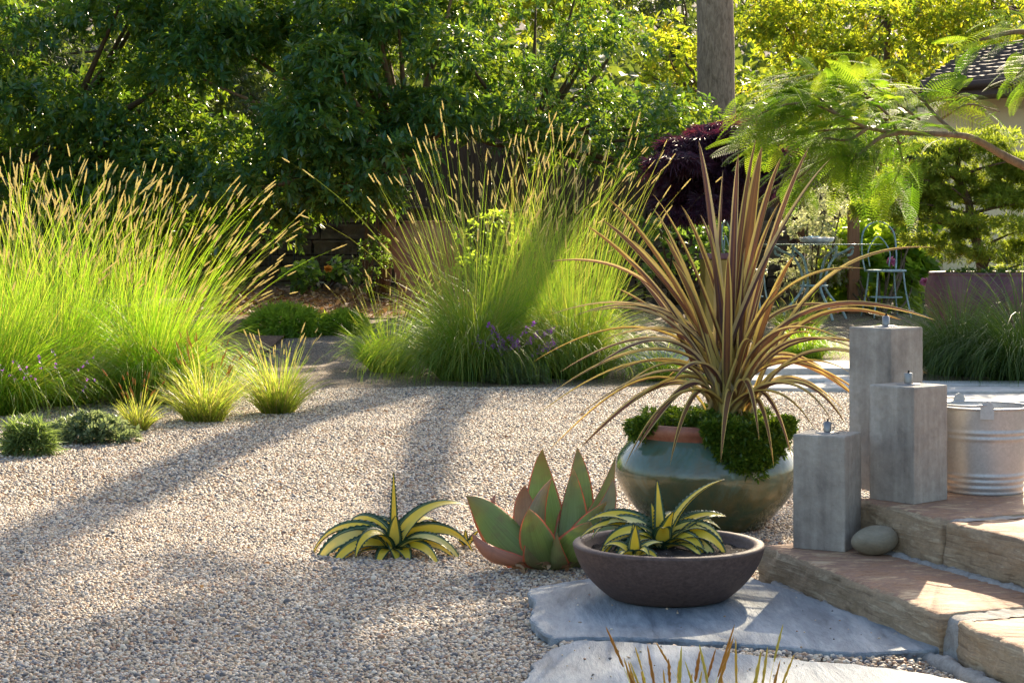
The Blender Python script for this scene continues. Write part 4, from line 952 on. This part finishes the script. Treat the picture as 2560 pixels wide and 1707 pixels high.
# sedum spilling over the rim
t = thing('trailing_sedum', 'mossy green sedum filling the urn and spilling over its rim', 'plant', UC + np.array((0, 0, .35)))
a = Acc(); L_ = []
for _ in range(150):
    q = R.uniform(0, 2 * np.pi); rr = .215 * math.sqrt(R.rand()); L_.append((UC + np.array((rr * math.cos(q), rr * math.sin(q), .36 + .03 * R.rand())), R.uniform(.014, .026)))
def spill(x0, x1, drop):                                   # hangs over the front, hugging the belly
    for _ in range(int((x1 - x0) * 1.25)):
        x = R.uniform(x0, x1); f = 1 - abs((x - (x0 + x1) / 2) / ((x1 - x0) / 2)) ** 2; z = .372 - R.rand() ** 1.0 * drop * f
        r = .29 + (.0 if z > .33 else np.interp(z, (.2, .33), (.035, .0))); X = gx(x, 6.15) - UC[0]
        if abs(X) > r * .93: continue
        L_.append((UC + np.array((X, -math.sqrt(max(0, r * r - X * X)), z)), R.uniform(.012, .026)))
spill(1765, 1990, .155); spill(1820, 1985, .1); spill(1580, 1625, .05)
for c, r in L_:
    P, d = lump_points(c, r, 6, .9, -.5); whorls(a, P, d, 7, .0215, leaf_small(.42, .12), spread=.9, droop=.1)
a.build('foliage', M['sedum'], t)

def phormium_mat():
    k = NT("striped_strap_leaf"); u = k.math('ABSOLUTE', k.attr("u")); r = k.attr("rnd"); v = k.attr("v")
    uu = k.math('ADD', u, k.math('MULTIPLY', k.math('SUBTRACT', k.noise(k.n("CombineXYZ", {0: k.math('MULTIPLY', k.attr("u"), 6.0), 1: k.math('MULTIPLY', v, .6), 2: k.math('MULTIPLY', r, 40.0)}).outputs[0], 2.0, 2), .5), .5))
    core = k.ramp(r, [(0, (.08, .042, .062)), (.35, (.1, .05, .056)), (.7, (.13, .064, .048)), (1, (.18, .1, .05))])
    edge = k.ramp(r, [(0, (.5, .43, .24)), (.6, (.58, .5, .17)), (1, (.56, .46, .13))])
    th = k.ramp(uu, [(.62, (0, 0, 0)), (.7, (1, 1, 1))])
    line = k.ramp(uu, [(.12, (.35,) * 3), (.2, (0, 0, 0)), (.3, (0, 0, 0)), (.36, (.5,) * 3), (.4, (0, 0, 0))])
    c = k.mix(line, k.mix(th, core, edge), (.36, .2, .05))
    low = k.ramp(v, [(0, (.7,) * 3), (.33, (0, 0, 0))]); c = k.mix(low, c, edge)
    k.set(Base_Color=c, Roughness=.5); k.b.inputs['Specular IOR Level'].default_value = .3
    tr = k.mix(1, c, (1.5, 1.28, .95), 'MULTIPLY')
    return k.translucent(tr, .3).m
M['phormium'] = phormium_mat()
t = thing('spiky_strap_plant', 'large bronze and yellow striped strap leaved plant fanning out of the green urn', 'plant', UC + np.array((0, 0, .35)))
root = UC + np.array((gx(1828, 6.42) - UC[0], -.02, .36))
TIPS_UP = [(1746, 351), (1890, 347), (1905, 366), (1846, 383), (1953, 393), (2024, 366), (2077, 396), (1808, 425), (1702, 513), (1630, 483), (1949, 506), (1751, 536), (1515, 493), (1504, 549), (1463, 563),
           (1632, 520), (1660, 590), (1770, 560), (1870, 520), (1985, 640), (1930, 600), (1580, 600), (1820, 640), (1560, 640), (1600, 700), (1680, 650), (1910, 700), (1960, 700), (1860, 650), (1540, 720)]
TIPS_ARCH = [(1370, 655), (1364, 791), (1438, 789), (1330, 906), (1489, 915), (1370, 989), (1327, 1049), (1497, 855), (1368, 1130), (2340, 619), (2164, 672), (2134, 772), (2253, 800), (2338, 800), (2317, 934), (2321, 972), (2223, 919),
             (2168, 993), (2172, 1019), (1420, 1060), (1450, 1120), (1520, 1000), (1400, 930), (1475, 780), (2110, 850), (2060, 760), (2130, 980), (1585, 1130), (2060, 920)]
TIPS_DROP = [(1898, 1100), (1802, 1155), (1675, 1163), (1934, 1163), (1981, 1150), (2087, 1066), (2117, 1066), (1560, 1170), (2040, 1080)]
def strap_leaf(b, tip, lift, sag, w, tw=0.0):
    a = Acc(); h = tip - b
    P = bez(b, b + h * np.array((.22, .22, 0)) + np.array((0, 0, lift)), b + h * np.array((.68, .68, .75)) + np.array((0, 0, sag)), tip, n=20)
    s = np.linspace(0, 1, 20); W = w * np.clip(1.06 - s ** 3.2, 0, 1) * (.55 + .45 * np.clip(s * 3.2, 0, 1)) * np.where(s > .97, .25, 1)
    f = np.linspace(1.3, .45, 20)
    strap(a, P, W, cup=f, m=7, twist=tw, rnd=R.rand(), side=None)
    a.build('leaf', M['phormium'], t)
for i, (x, y) in enumerate(TIPS_UP):
    d = 6.42 + R.uniform(-.35, .4); tip = px(x, y, d); b = root + np.array((R.normal(0, .035), R.normal(0, .03), -.02))
    w = 1.15 * (.019 if i in (2, 6, 0) else R.uniform(.011, .0165)) * (1.25 if i == 2 else 1)
    h = tip - b; strap_leaf(b, tip, h[2] * .42, h[2] * .08 + .02, w, R.normal(0, .8))
for x, y in TIPS_ARCH:
    d = 6.42 + R.uniform(-.45, .35); tip = px(x, y, d); b = root + np.array((R.normal(0, .04), R.normal(0, .035), -.02)); h = tip - b; l = np.linalg.norm(h[:2])
    strap_leaf(b, tip, .14 + .34 * l + max(0, h[2]) * .35, .04 + .2 * l, R.uniform(.009, .0145), R.normal(0, .7))
for x, y in TIPS_DROP:
    d = 6.05 - R.uniform(0, .16); tip = px(x, y, d); b = root + np.array((R.normal(0, .04), R.normal(0, .03), -.02)); strap_leaf(b, tip, R.uniform(.14, .24), R.uniform(.18, .27), R.uniform(.0095, .014), R.normal(0, .4))
for _ in range(12):                                        # filler round the back and between
    az = R.uniform(0, 2 * np.pi); e = R.uniform(.2, .9); l = R.uniform(.38, .62); tip = root + np.array((l * math.cos(az) * (1 - e * .5), l * math.sin(az) * (1 - e * .5), l * e - .1)); strap_leaf(root + R.normal(0, .03, 3) * np.array((1, 1, 0)), tip, .25, .12, R.uniform(.009, .014), R.normal(0, .5))

# ------------------------------------------------------------------ brown bowl
BC = np.array((gx(1671, 5.05), 5.05, HF + .001))
t = thing('bowl_planter', 'wide shallow dark brown bowl planter on the flagstone', 'planter', BC)
pr = [(.0, .0), (.150, .0), (.165, .004), (.196, .03), (.226, .062), (.249, .1), (.262, .138), (.2625, .145), (.2600, .1485), (.242, .1495), (.234, .147), (.231, .138), (.224, .112), (.21, .1)]
a = Acc(); lathe(a, pr[:2] + [tuple(q) for q in smooth_path([(r, 0, z) for r, z in pr[2:8]], 22)[:, [0, 2]]] + pr[8:], BC, 96); a.build('bowl', M['brown_clay'], t)
a = Acc(); n = 34; rr = np.linspace(.226, .002, 14)
V = np.array([(BC[0] + r * math.cos(q), BC[1] + r * math.sin(q), BC[2] + .121 + .012 * (1 - r / .22) + .009 * mnoise.fractal((r * math.cos(q) * 28, r * math.sin(q) * 28, 0), .8, 2, 4)) for r in rr for q in np.linspace(0, 2 * np.pi, n * 2, endpoint=False)])
a.add(V, grid_faces(14, n * 2, True)); a.build('potting_soil', M['soil'], t)

# ------------------------------------------------------------------ variegated agaves
def agave_mat():
    k = NT("variegated_agave_leaf"); u = k.math('ABSOLUTE', k.attr("u")); v = k.attr("v"); r = k.attr("rnd")
    nz = k.noise(k.n("CombineXYZ", {0: k.math('MULTIPLY', k.attr("u"), 9.0), 1: k.math('MULTIPLY', v, 1.2), 2: k.math('MULTIPLY', r, 30.0)}).outputs[0], 1.0, 3)
    uu = k.math('ADD', u, k.math('MULTIPLY', k.math('SUBTRACT', nz, .5), .3))
    yel = k.ramp(r, [(0, (.8, .6, .04)), (.7, (.85, .68, .08)), (1, (.8, .74, .34))]); grn = k.ramp(r, [(0, (.025, .07, .035)), (1, (.05, .12, .06))])
    c = k.ramp(uu, [(.66, (0, 0, 0)), (.7, (1, 1, 1))]); c2 = k.ramp(uu, [(.77, (0, 0, 0)), (.79, (.8,) * 3), (.83, (0, 0, 0))])
    col = k.mix(c2, k.mix(c, yel, grn), (.5, .55, .3)); tip = k.ramp(v, [(.965, (0, 0, 0)), (.99, (1, 1, 1))])
    k.set(Base_Color=k.mix(tip, col, (.06, .035, .02)), Roughness=.42)
    return k.translucent(k.mix(1, col, (1.3, 1.3, .8), 'MULTIPLY'), .3).m
M['agave'] = agave_mat()
def agave(label, c, leaves, name='variegated_agave', scale=1.14):
    t = thing(name, label, 'agave', c, 'yellow and green striped agaves')
    for az, e0, e1, L, w, *rest in leaves:
        a = Acc(); n = 40; s = np.linspace(0, 1, n)
        r = math.radians(az); b = np.asarray(c) + np.array((.012 * math.cos(r), .012 * math.sin(r), .006))
        P = arc(b, az, min(88, e0 + 12), e1 - (14 if e1 < 30 else 0), L * scale, n, rest[0] if rest else 1.0, R.normal(0, 14)); tw_ = np.full(n, .5 * math.cos(r) + R.normal(0, .2))
        W = 1.5 * w * np.minimum(1, .6 + 1.6 * s) * np.clip(1 - s ** 1.9, 0.02, 1)
        strap(a, P, W, side=(-math.sin(r), math.cos(r), 0), cup=np.linspace(.5, .15, n), m=13, thick=.007, rnd=R.rand(), teeth=.0042, twist=tw_)
        a.build('leaf', M['agave'], t)
    return t
AC = ground(985, 1378)
agave('variegated agave growing alone in the gravel', AC, [
    (95, 88, 86, .215, .0095), (-85, 84, 40, .12, .018), (22, 62, -12, .29, .026), (8, 42, -48, .26, .023), (-28, 36, -60, .25, .022), (-40, 14, -26, .22, .022), (-12, 22, -40, .2, .02),
    (172, 46, -72, .32, .024), (150, 52, -50, .28, .024), (188, 34, -70, .29, .024), (205, 24, -66, .25, .022), (228, 62, -62, .2, .02), (168, 26, -55, .22, .02), (215, 10, -30, .18, .02),
    (120, 50, -30, .24, .024), (60, 52, -30, .24, .024), (35, 46, -78, .25, .022), (270, 24, -60, .1, .02), (250, 8, -40, .14, .02), (300, 10, -30, .13, .02), (90, 30, -30, .22, .022), (140, 20, -30, .22, .022), (45, 15, -20, .2, .02)])
BA = BC + np.array((gx(1656, 5.05) - BC[0], .02, .125))
agave('variegated agave growing in the brown bowl planter', BA, [
    (105, 82, 70, .18, .0125), (125, 70, 66, .12, .014), (18, 68, 28, .26, .017), (14, 58, -8, .2, .02), (8, 50, -6, .22, .021), (-12, 42, -66, .22, .023), (-22, 30, -66, .19, .022), (-35, 52, -75, .16, .02), (-45, 24, -40, .14, .018),
    (172, 44, -34, .25, .022), (160, 54, -20, .24, .022), (186, 40, -58, .2, .022), (200, 28, -62, .17, .02), (212, 20, -50, .15, .02), (-88, 68, 10, .12, .02), (-70, 70, 45, .12, .019), (235, 40, -65, .13, .018), (190, 14, -40, .15, .02), (70, 50, -10, .2, .022), (128, 50, -20, .2, .02), (40, 40, -30, .18, .02), (176, 60, -50, .24, .02), (193, 50, -70, .2, .02), (-5, 60, -50, .2, .02), (28, 62, -30, .2, .02), (205, 50, -40, .19, .02), (220, 46, -60, .17, .018)], scale=1.02)
agave('small pup agave at the front left of the bowl', BC + np.array((gx(1590, 4.86) - BC[0], -.12, .128)), [(90, 80, 80, .07, .009), (20, 50, 0, .07, .01), (160, 50, -20, .075, .01), (-60, 60, -40, .06, .011), (-90, 86, 70, .075, .013), (230, 40, -60, .065, .01), (-20, 30, -50, .055, .01)], 'agave_pup')
agave('tiny pup agave in the gravel between the big agave and the blue green aloe', ground(1166, 1364), [(100, 70, 60, .04, .006), (30, 55, 30, .05, .006), (150, 55, 30, .05, .006), (-60, 60, 20, .035, .006), (230, 50, 10, .035, .006)], 'agave_pup')

# ------------------------------------------------------------------ coral-edged aloe
def aloe_mat():
    k = NT("coral_edged_leaf"); u = k.math('ABSOLUTE', k.attr("u")); v = k.attr("v"); r = k.attr("rnd")
    st = k.noise(k.n("CombineXYZ", {0: k.math('MULTIPLY', k.attr("u"), 16.0), 1: k.math('MULTIPLY', v, 1.0), 2: k.math('MULTIPLY', r, 20.0)}).outputs[0], 1.5, 3); bl = k.noise(k.coord(), 22, 4)
    c = k.ramp(r, [(0, (.27, .36, .1)), (.4, (.29, .37, .15)), (.7, (.36, .3, .16)), (1, (.52, .28, .2))])
    c = k.mix(.4, c, k.ramp(st, [(.35, (.3, .3, .3)), (.65, (.68, .66, .68))]), 'OVERLAY'); c = k.mix(k.ramp(bl, [(.5, (0, 0, 0)), (.75, (.5,) * 3)]), c, (.28, .16, .1))
    c = k.mix(k.ramp(v, [(.6, (0, 0, 0)), (1, (.55,) * 3)]), c, (.36, .17, .11))
    c = k.mix(k.ramp(u, [(.87, (0, 0, 0)), (.93, (1, 1, 1))]), c, (.7, .22, .12))
    k.set(Base_Color=c, Roughness=.4); return k.translucent(k.mix(1, c, (1.7, 1.7, .8), 'MULTIPLY'), .34).m
M['aloe'] = aloe_mat()
LC = ground(1385, 1412)
t = thing('coral_aloe', 'broad leaved blue green aloe with coral red leaf edges left of the bowl', 'aloe', LC)
ALOE = [(1187, 1240, -.02, .06, .1, .0), (1172, 1332, -.1, .024, 1.0, 0), (1321, 1272, -.2, .046, .35, 0), (1331, 1312, -.13, .042, .6, .3), (1465, 1302, -.15, .05, .3, 0), (1359, 1193, .0, .034, .62, .2), (1424, 1165, .03, .042, .4, 0),
        (1350, 1120, .14, .055, .08, 0), (1441, 1116, .16, .05, .05, .15), (1298, 1208, .08, .042, .85, -.2), (1232, 1230, .05, .03, .95, -.4), (1522, 1140, .12, .036, .45, .3), (1552, 1196, .08, .036, .5, .3), (1502, 1250, -.05, .04, .3, .2), 
        (1262, 1290, .1, .04, .3, -.2), (1545, 1290, .0, .045, .4, .2), (1390, 1330, -.17, .034, .5, -.3)]
for x, y, dd, w, rn, tw in ALOE:
    a = Acc(); n = 28; s = np.linspace(0, 1, n); tip = px(x, y, LC[1] + dd); h = tip - LC; out = nrm(np.array((h[0], h[1], 0)))
    b = LC + out * .035 + np.array((0, 0, .0)); h = tip - b; L = np.linalg.norm(h)
    P = bez(b, b + h * .33 + out * L * .2 - np.array((0, 0, .04 * L)), b + h * .72 + out * L * .13, tip + R.normal(0, .004, 3), n=n)
    P += np.sin(s * np.pi)[:, None] * R.normal(0, .012, 3) + (s ** 4)[:, None] * (out * R.uniform(-.03, .03))
    W = 1.3 * w * np.minimum(1, .62 + 1.1 * s) * np.clip(1 - s ** 2.4, .012, 1)
    strap(a, P, W, side=(1, -.35 * h[0] / L, 0), cup=np.linspace(.5, .2, n) * (1 if dd < .04 else -.8), m=13, thick=.009, rnd=rn, twist=np.linspace(tw * 1.3, tw * 1.3 + R.normal(0, .7), n)); a.build('leaf', M['aloe'], t)
n = 26; P = np.column_stack((LC[0] + R.normal(0, .07, n), LC[1] - .06 + R.normal(0, .07, n), np.full(n, .022))); X, Y, Z = frames(nrm(R.normal(size=(n, 3)) * np.array((1, 1, .3))))
a = Acc(); scatter(a, LS, P, X, Y, Z, R.uniform(.02, .05, n), R.rand(n)); tag(a.build('dry_leaves', M['litter']), 'dry leaf scraps lying under the coral edged aloe', kind='stuff')

# ------------------------------------------------------------------ concrete torches
GTc = 'square concrete torches with metal burners'
def torch(label, x, y, zb, s, h, ang, fl):
    c0 = pg(x, y, zb); al = math.radians(ang); r = np.array((math.cos(al), -math.sin(al))); f = np.array((-math.sin(al), -math.cos(al)))
    c = c0[:2] - (r + f) * s / 2; t = thing('concrete_torch', label, 'torch', (*c, zb), GTc)
    a = Acc(); O = [tuple(c + (r * i + f * j) * s / 2) for i, j in ((-1, -1), (-1, 1), (1, 1), (1, -1))]
    rough_slab(a, O if sum(p[0] * q[1] - q[0] * p[1] for p, q in zip(O, O[1:] + O[:1])) > 0 else O[::-1], zb + .001, zb + h, amp=.0009, step=.004, edge=.0035, nz=int(h / .006), freq=24, seed=x * .1); a.build('block', M['concrete'], t)
    top = np.array((*c, zb + h)); rr = s * .225
    a = Acc(); lathe(a, [(.0005, .006), (rr * .3, .006), (rr * .9, .0035), (rr, .001), (rr, 0)], top, 40); a.build('flange', M['steel'], t)
    a = Acc(); lathe(a, [(.0125, .004), (.0125, .033), (.0115, .0345), (.005, .0345), (.0005, .033)] if fl == 0 else [(.0115, .004), (.0115, .03), (.0095, .031), (.009, .034), (.0005, .0345)], top, 28); br = a.build('burner', M['steel'], t)
    a = Acc(); tube(a, [top + (0, 0, .03), top + (.001, 0, .042)], .003, 7); a.build('wick', M['wick'], br)
    if fl == 2:
        a = Acc(); tube(a, smooth_path([top + (.013, -.004, .008), top + (.02, -.005, .018), top + (.017, -.004, .028), top + (.011, -.003, .03)], 10), .0016, 6); a.build('cap_loop', M['steel'], br)
torch('shortest square concrete torch, on the lower step', 2112, 1380, H1, .155, .331, 28, 2)
torch('middle sized square concrete torch, on the upper step by the bucket', 2285, 1261, H2, .16, .338, 49, 0)
torch('tallest square concrete torch, behind the other two', 2227, 1232, H2, .158, .497, 49, 1)

# river stone, bucket
field = pg(2193, 1390, H1)
a = Acc(); n, k = 22, 36; th = np.linspace(.02, np.pi - .02, n)[:, None]; ph = np.linspace(0, 2 * np.pi, k, endpoint=False)[None]
D = np.stack([np.sin(th) * np.cos(ph), np.sin(th) * np.sin(ph), np.cos(th) * np.ones_like(ph)], -1).reshape(-1, 3)
q = np.array([1 + .04 * mnoise.noise(Vector(v * 1.4)) for v in D]); D2 = D * q[:, None] * np.array((.067, .05, .042)); D2[:, 2] += .006 * D[:, 0]
a.add(D2 + np.array((field[0], field[1] + .03, H1 + .041)), grid_faces(n, k, True)); tag(a.build('river_stone', M['river_stone'], origin=(field[0], field[1] + .03, H1)), 'smooth rounded tan pebble as big as a loaf on the lower step', 'stone')
KC = np.array((gx(2458, 5.62), 5.62, H2 + .001)); t = thing('metal_bucket', 'galvanised metal bucket with a wire handle standing on the upper step', 'bucket', KC)
def ribp(z): return .116 + .026 * z / .262
zz = np.concatenate((np.linspace(.006, .256, 60),)); rb_ = np.array([ribp(z) + .0035 * sum(math.exp(-((z - q) / .0045) ** 2) for q in (.02, .038, .055, .168, .186)) for z in zz])
a = Acc(); lathe(a, [(.0005, .012), (.112, .012), (.1165, .0), (.1195, .0)] + list(zip(rb_, zz)), KC, 72)
lathe(a, [(ribp(.256) - .003, .256), (ribp(.1) - .003, .1), (.112, .02), (.0005, .02)], KC, 72); a.build('body', M['galv'], t)
a = Acc(); q = np.linspace(0, 2 * np.pi, 73); tube(a, np.stack([KC[0] + .1425 * np.cos(q), KC[1] + .1425 * np.sin(q), np.full(73, KC[2] + .258)], -1), .0038, 8, caps=False); a.build('rolled_rim', M['galv'], t)
for nm, az_ in (('handle_ear', -100), ('handle_ear', 105)):
    e = math.radians(az_); cx = KC + np.array((.143 * math.cos(e), .143 * math.sin(e), .26)); a = Acc()
    A_ = np.array((-math.sin(e), math.cos(e), 0)); N_ = np.array((math.cos(e), math.sin(e), 0)); pts = [(-.02, -.03), (.02, -.03), (.02, .006), (.013, .02), (0, .026), (-.013, .02), (-.02, .006)]
    V = np.array([cx + A_ * x + np.array((0, 0, z)) + N_ * o for o in (.0035, .0065) for x, z in pts]); k = 7
    a.add(V, [grid_faces(2, k, True), np.arange(k)[None, ::-1], np.arange(k)[None] + k]); a.build(nm, M['galv'], t, smooth=False)
e1_, e2_ = [KC + np.array((.147 * math.cos(math.radians(q)), .147 * math.sin(math.radians(q)), .272)) for q in (-100, 105)]
a = Acc(); w = np.array((-.148, 0, -.004)); tube(a, smooth_path([e1_, e1_ + w * .45 + (0, .0, .0), (e1_ + e2_) / 2 + w * 1.02, e2_ + w * .45, e2_], 40), .0028, 8); a.build('handle', M['galv'], t)

# ------------------------------------------------------------------ pots and urns of the garden behind
def jar(name, label, cat, x, ybase, d, prof, m, rim=None, rm=None):
    c = np.array((gx(x, d), d, float(tz(d)) - .02)); t = thing(name, label, cat, c)
    pq = smooth_path([(r, 0, z) for r, z in prof], 40)[:, [0, 2]]; a = Acc(); lathe(a, pq, c, 56); a.build('body', M[m], t)
    if rim: a = Acc(); lathe(a, rim, c, 56); a.build('rim', M[rm or m], t)
    return t, c
jar('rusty_urn', 'big rust brown clay urn half hidden by the tall seeding grass', 'urn', 1068, 760, 18.2, [(.2, 0), (.28, .25), (.345, .6), (.355, .75), (.32, .89), (.24, .95)], 'rust_clay', [(.23, .945), (.245, .955), (.24, .97), (.22, .975), (.2, .95), (.19, .7), (.001, .7)], 'rust_clay')
tp_, pc = jar('purple_pot', 'large round purple glazed pot holding the trained conifer', 'pot', 2480, 850, 15.0, [(.3, 0), (.38, .08), (.5, .3), (.535, .45), (.525, .58), (.5, .66)], 'purple_glaze', [(.495, .655), (.51, .67), (.5, .685), (.47, .68), (.46, .6), (.001, .6)])
g = np.array((gx(1812, 15.5), 15.5, float(tz(15.5)))); t = thing('gold_planter', 'tall square golden glazed planter with a purple lip behind the spiky plant', 'planter', g)
zt = px(0, 648, 15.5)[2]; a = Acc(); boxv(a, (g[0] - .19, 15.3, g[2]), (g[0] + .19, 15.68, zt)); bevel(a.build('body', M['gold_glaze'], t, smooth=False), .015, 3)
a = Acc(); boxv(a, (g[0] - .2, 15.29, zt + .001), (g[0] + .2, 15.69, zt + .05)); bevel(a.build('lip', M['purple_glaze'], t, smooth=False), .01, 3)

# trained conifer in the purple pot
t = thing('potted_conifer', 'trained conifer with flat needle pads growing in the purple pot', 'conifer', pc + np.array((0, 0, .6)))
cp = smooth_path([px(2462, 712, 15.0), px(2450, 640, 15.0), px(2430, 560, 15.0), px(2420, 500, 15.0), px(2395, 440, 15.0), px(2400, 350, 15.0)], 26)
a = Acc(); tube(a, cp, np.linspace(.05, .018, 26), 10, .15)
PADS = [(2240, 500, .22), (2310, 480, .24), (2200, 535, .16), (2380, 470, .25), (2330, 420, .22), (2260, 440, .2), (2450, 430, .28), (2520, 480, .28), (2450, 560, .3), (2540, 580, .3), (2380, 540, .25), (2310, 545, .22), (2480, 640, .25), (2560, 660, .3), (2400, 610, .22), (2400, 370, .22),
        (2480, 350, .22), (2540, 400, .25), (2330, 600, .14), (2160, 520, .1), (2350, 370, .16), (2600, 500, .3), (2600, 600, .3)]
for x, y, r in PADS:
    q = px(x, y, 15 + R.uniform(-.3, .3)); s = cp[np.argmin(np.abs(cp[:, 2] - (q[2] - .12)))]; tube(a, bez(s, (s + q) / 2 + (0, 0, .02), q, n=7), np.linspace(.016, .005, 7), 5)
a.build('trunk', M['bark_brown'], t)
PADS += [(x, y, R.uniform(.08, .17)) for x, y in in_poly([(2240, 470), (2330, 380), (2450, 340), (2620, 380), (2620, 690), (2440, 680), (2330, 600), (2230, 540)], 20)]
NEEDLE = leaf_tpl(.16, .02, .1); a = Acc()
for x, y, r in PADS:
    for _ in range(6):
        c = px(x, y, 15) + R.normal(0, .55, 3) * r * np.array((1, 1, .28)); P, d = lump_points(c, r * .62, 44, .3, -.3)
        whorls(a, P, d * np.array((1, 1, .35)) + np.array((0, 0, .12)) + R.normal(0, .25, d.shape), 8, .05, NEEDLE, spread=.75, droop=.1)
a.build('crown', M['juniper'], t)
# small filler by its foot
bush('pot_succulent', 'small dark succulent at the foot of the trained conifer', 'plant', [(px(2440 + i * 18, 690, 14.75), .07) for i in range(-3, 5)], pc + np.array((-.2, -.2, .6)), 2200, .04, 'ivy', stem=False)

# ------------------------------------------------------------------ table, chairs
TD = 18.0; gz = float(tz(TD)); zt = px(0, 612, TD)[2]; TX = gx(2035, TD)
t = thing('glass_table', 'round glass garden table on curled pale blue metal legs', 'table', (TX, TD, gz))
a = Acc(); lathe(a, [(.001, .0), (.66, .0), (.665, .005), (.66, .01), (.001, .01)], (TX, TD, zt), 64); a.build('table_top', M['glass'], t)
for k in range(4):
    q = math.radians(20 + 90 * k); d = np.array((math.cos(q), math.sin(q), 0)); o = np.array((TX, TD, gz)); h = zt - gz - .008
    a = Acc(); tube(a, smooth_path([o + d * .36 + (0, 0, .0), o + d * .3 + (0, 0, .1), o + d * .12 + (0, 0, h * .45), o + d * .2 + (0, 0, h * .8), o + d * .36 + (0, 0, h - .05), o + d * .43 + (0, 0, h - .015), o + d * .42 + (0, 0, h - .08), o + d * .37 + (0, 0, h - .1)], 34), .013, 8); a.build('leg', M['pale_blue_metal'], t)
a = Acc(); q = np.linspace(0, 2 * np.pi, 49); tube(a, np.stack([TX + .13 * np.cos(q), TD + .13 * np.sin(q), np.full(49, gz + (zt - gz) * .45)], -1), .01, 6, caps=False); a.build('brace_ring', M['pale_blue_metal'], t)
# shell bowl on the table
c = np.array((gx(2042, TD - .2), TD - .2, zt + .012)); t = thing('shell_bowl', 'scalloped white stone bowl of pebbles on the glass table', 'bowl', c)
a = Acc(); n = 72; q = np.linspace(0, 2 * np.pi, n, endpoint=False); V = []
for r, z in ((.02, .0), (.1, .0), (.15, .025), (.165, .055), (.155, .06), (.12, .035), (.002, .03)):
    w = 1 + .06 * np.cos(q * 11) * (r > .12); V.append(np.stack([c[0] + r * w * np.cos(q), c[1] + r * w * np.sin(q), np.full(n, c[2] + z)], -1))
a.add(np.concatenate(V), grid_faces(7, n, True)); a.build('bowl', M['shell'], t)
for k in range(26):
    a = Acc() if k == 0 else a; rr, qq = .12 * math.sqrt(R.rand()), R.rand() * 6.3; p = c + np.array((rr * math.cos(qq), rr * math.sin(qq), .045 + .02 * R.rand())); a.add(PV * np.array((.022, .016, .013)) + p, PF)
tag(a.build('bowl_pebbles', M['blue_bead']), 'small blue green pebbles heaped in the scalloped bowl', 'pebbles')
def chair(label, x, d, rot, y_back=568):
    gz = float(tz(d)); o = np.array((gx(x, d), d, gz)); t = thing('bistro_chair', label, 'chair', o, 'pale blue metal garden chairs')
    c_, s_ = math.cos(rot), math.sin(rot); W = lambda p: o + np.array((p[0] * c_ - p[1] * s_, p[0] * s_ + p[1] * c_, p[2]))
    a = Acc(); lathe(a, [(.001, .45), (.19, .45), (.2, .455), (.2, .468), (.19, .472), (.001, .468)], o, 40); a.build('seat', M['pale_blue_metal'], t)
    for sx, sy in ((-1, -1), (1, -1), (1, 1), (-1, 1)):
        a = Acc(); tube(a, smooth_path([W((sx * .13, sy * .13, .45)), W((sx * .15, sy * .15, .25)), W((sx * .19, sy * .19, 0))], 10), .009, 7); a.build('leg', M['pale_blue_metal'], t)
    a = Acc(); q = np.linspace(0, 2 * np.pi, 33); P = np.array([W((.155 * math.cos(w), .155 * math.sin(w), .2)) for w in q]); tube(a, P, .007, 6, caps=False); a.build('stretcher', M['pale_blue_metal'], t)
    a = Acc(); tube(a, smooth_path([W((-.16, .16, .45)), W((-.18, .2, .65)), W((-.15, .22, .86)), W((0, .23, .95)), W((.15, .22, .86)), W((.18, .2, .65)), W((.16, .16, .45))], 36), .009, 7)
    bf = a.build('back_frame', M['pale_blue_metal'], t); a = Acc()
    tube(a, smooth_path([W((-.1, .19, .5)), W((-.11, .205, .66)), W((-.0, .225, .8)), W((.11, .205, .66)), W((.1, .19, .5))], 26), .007, 6); a.build('back_loop', M['pale_blue_metal'], bf)
chair('pale blue metal chair with looped back, right of the glass table', 2215, 18.2, .15)
chair('pale blue metal chair half hidden behind the spiky plant, left of the glass table', 1868, 18.3, 1.2)
# orange flowered stem by the bucket
flower_spray('thin stem of tiny orange flowers at the right edge behind the bucket', 2535, 1080, 5, 40, 70, 'orange_petal', 'orange_herb', .014, 4, 3)
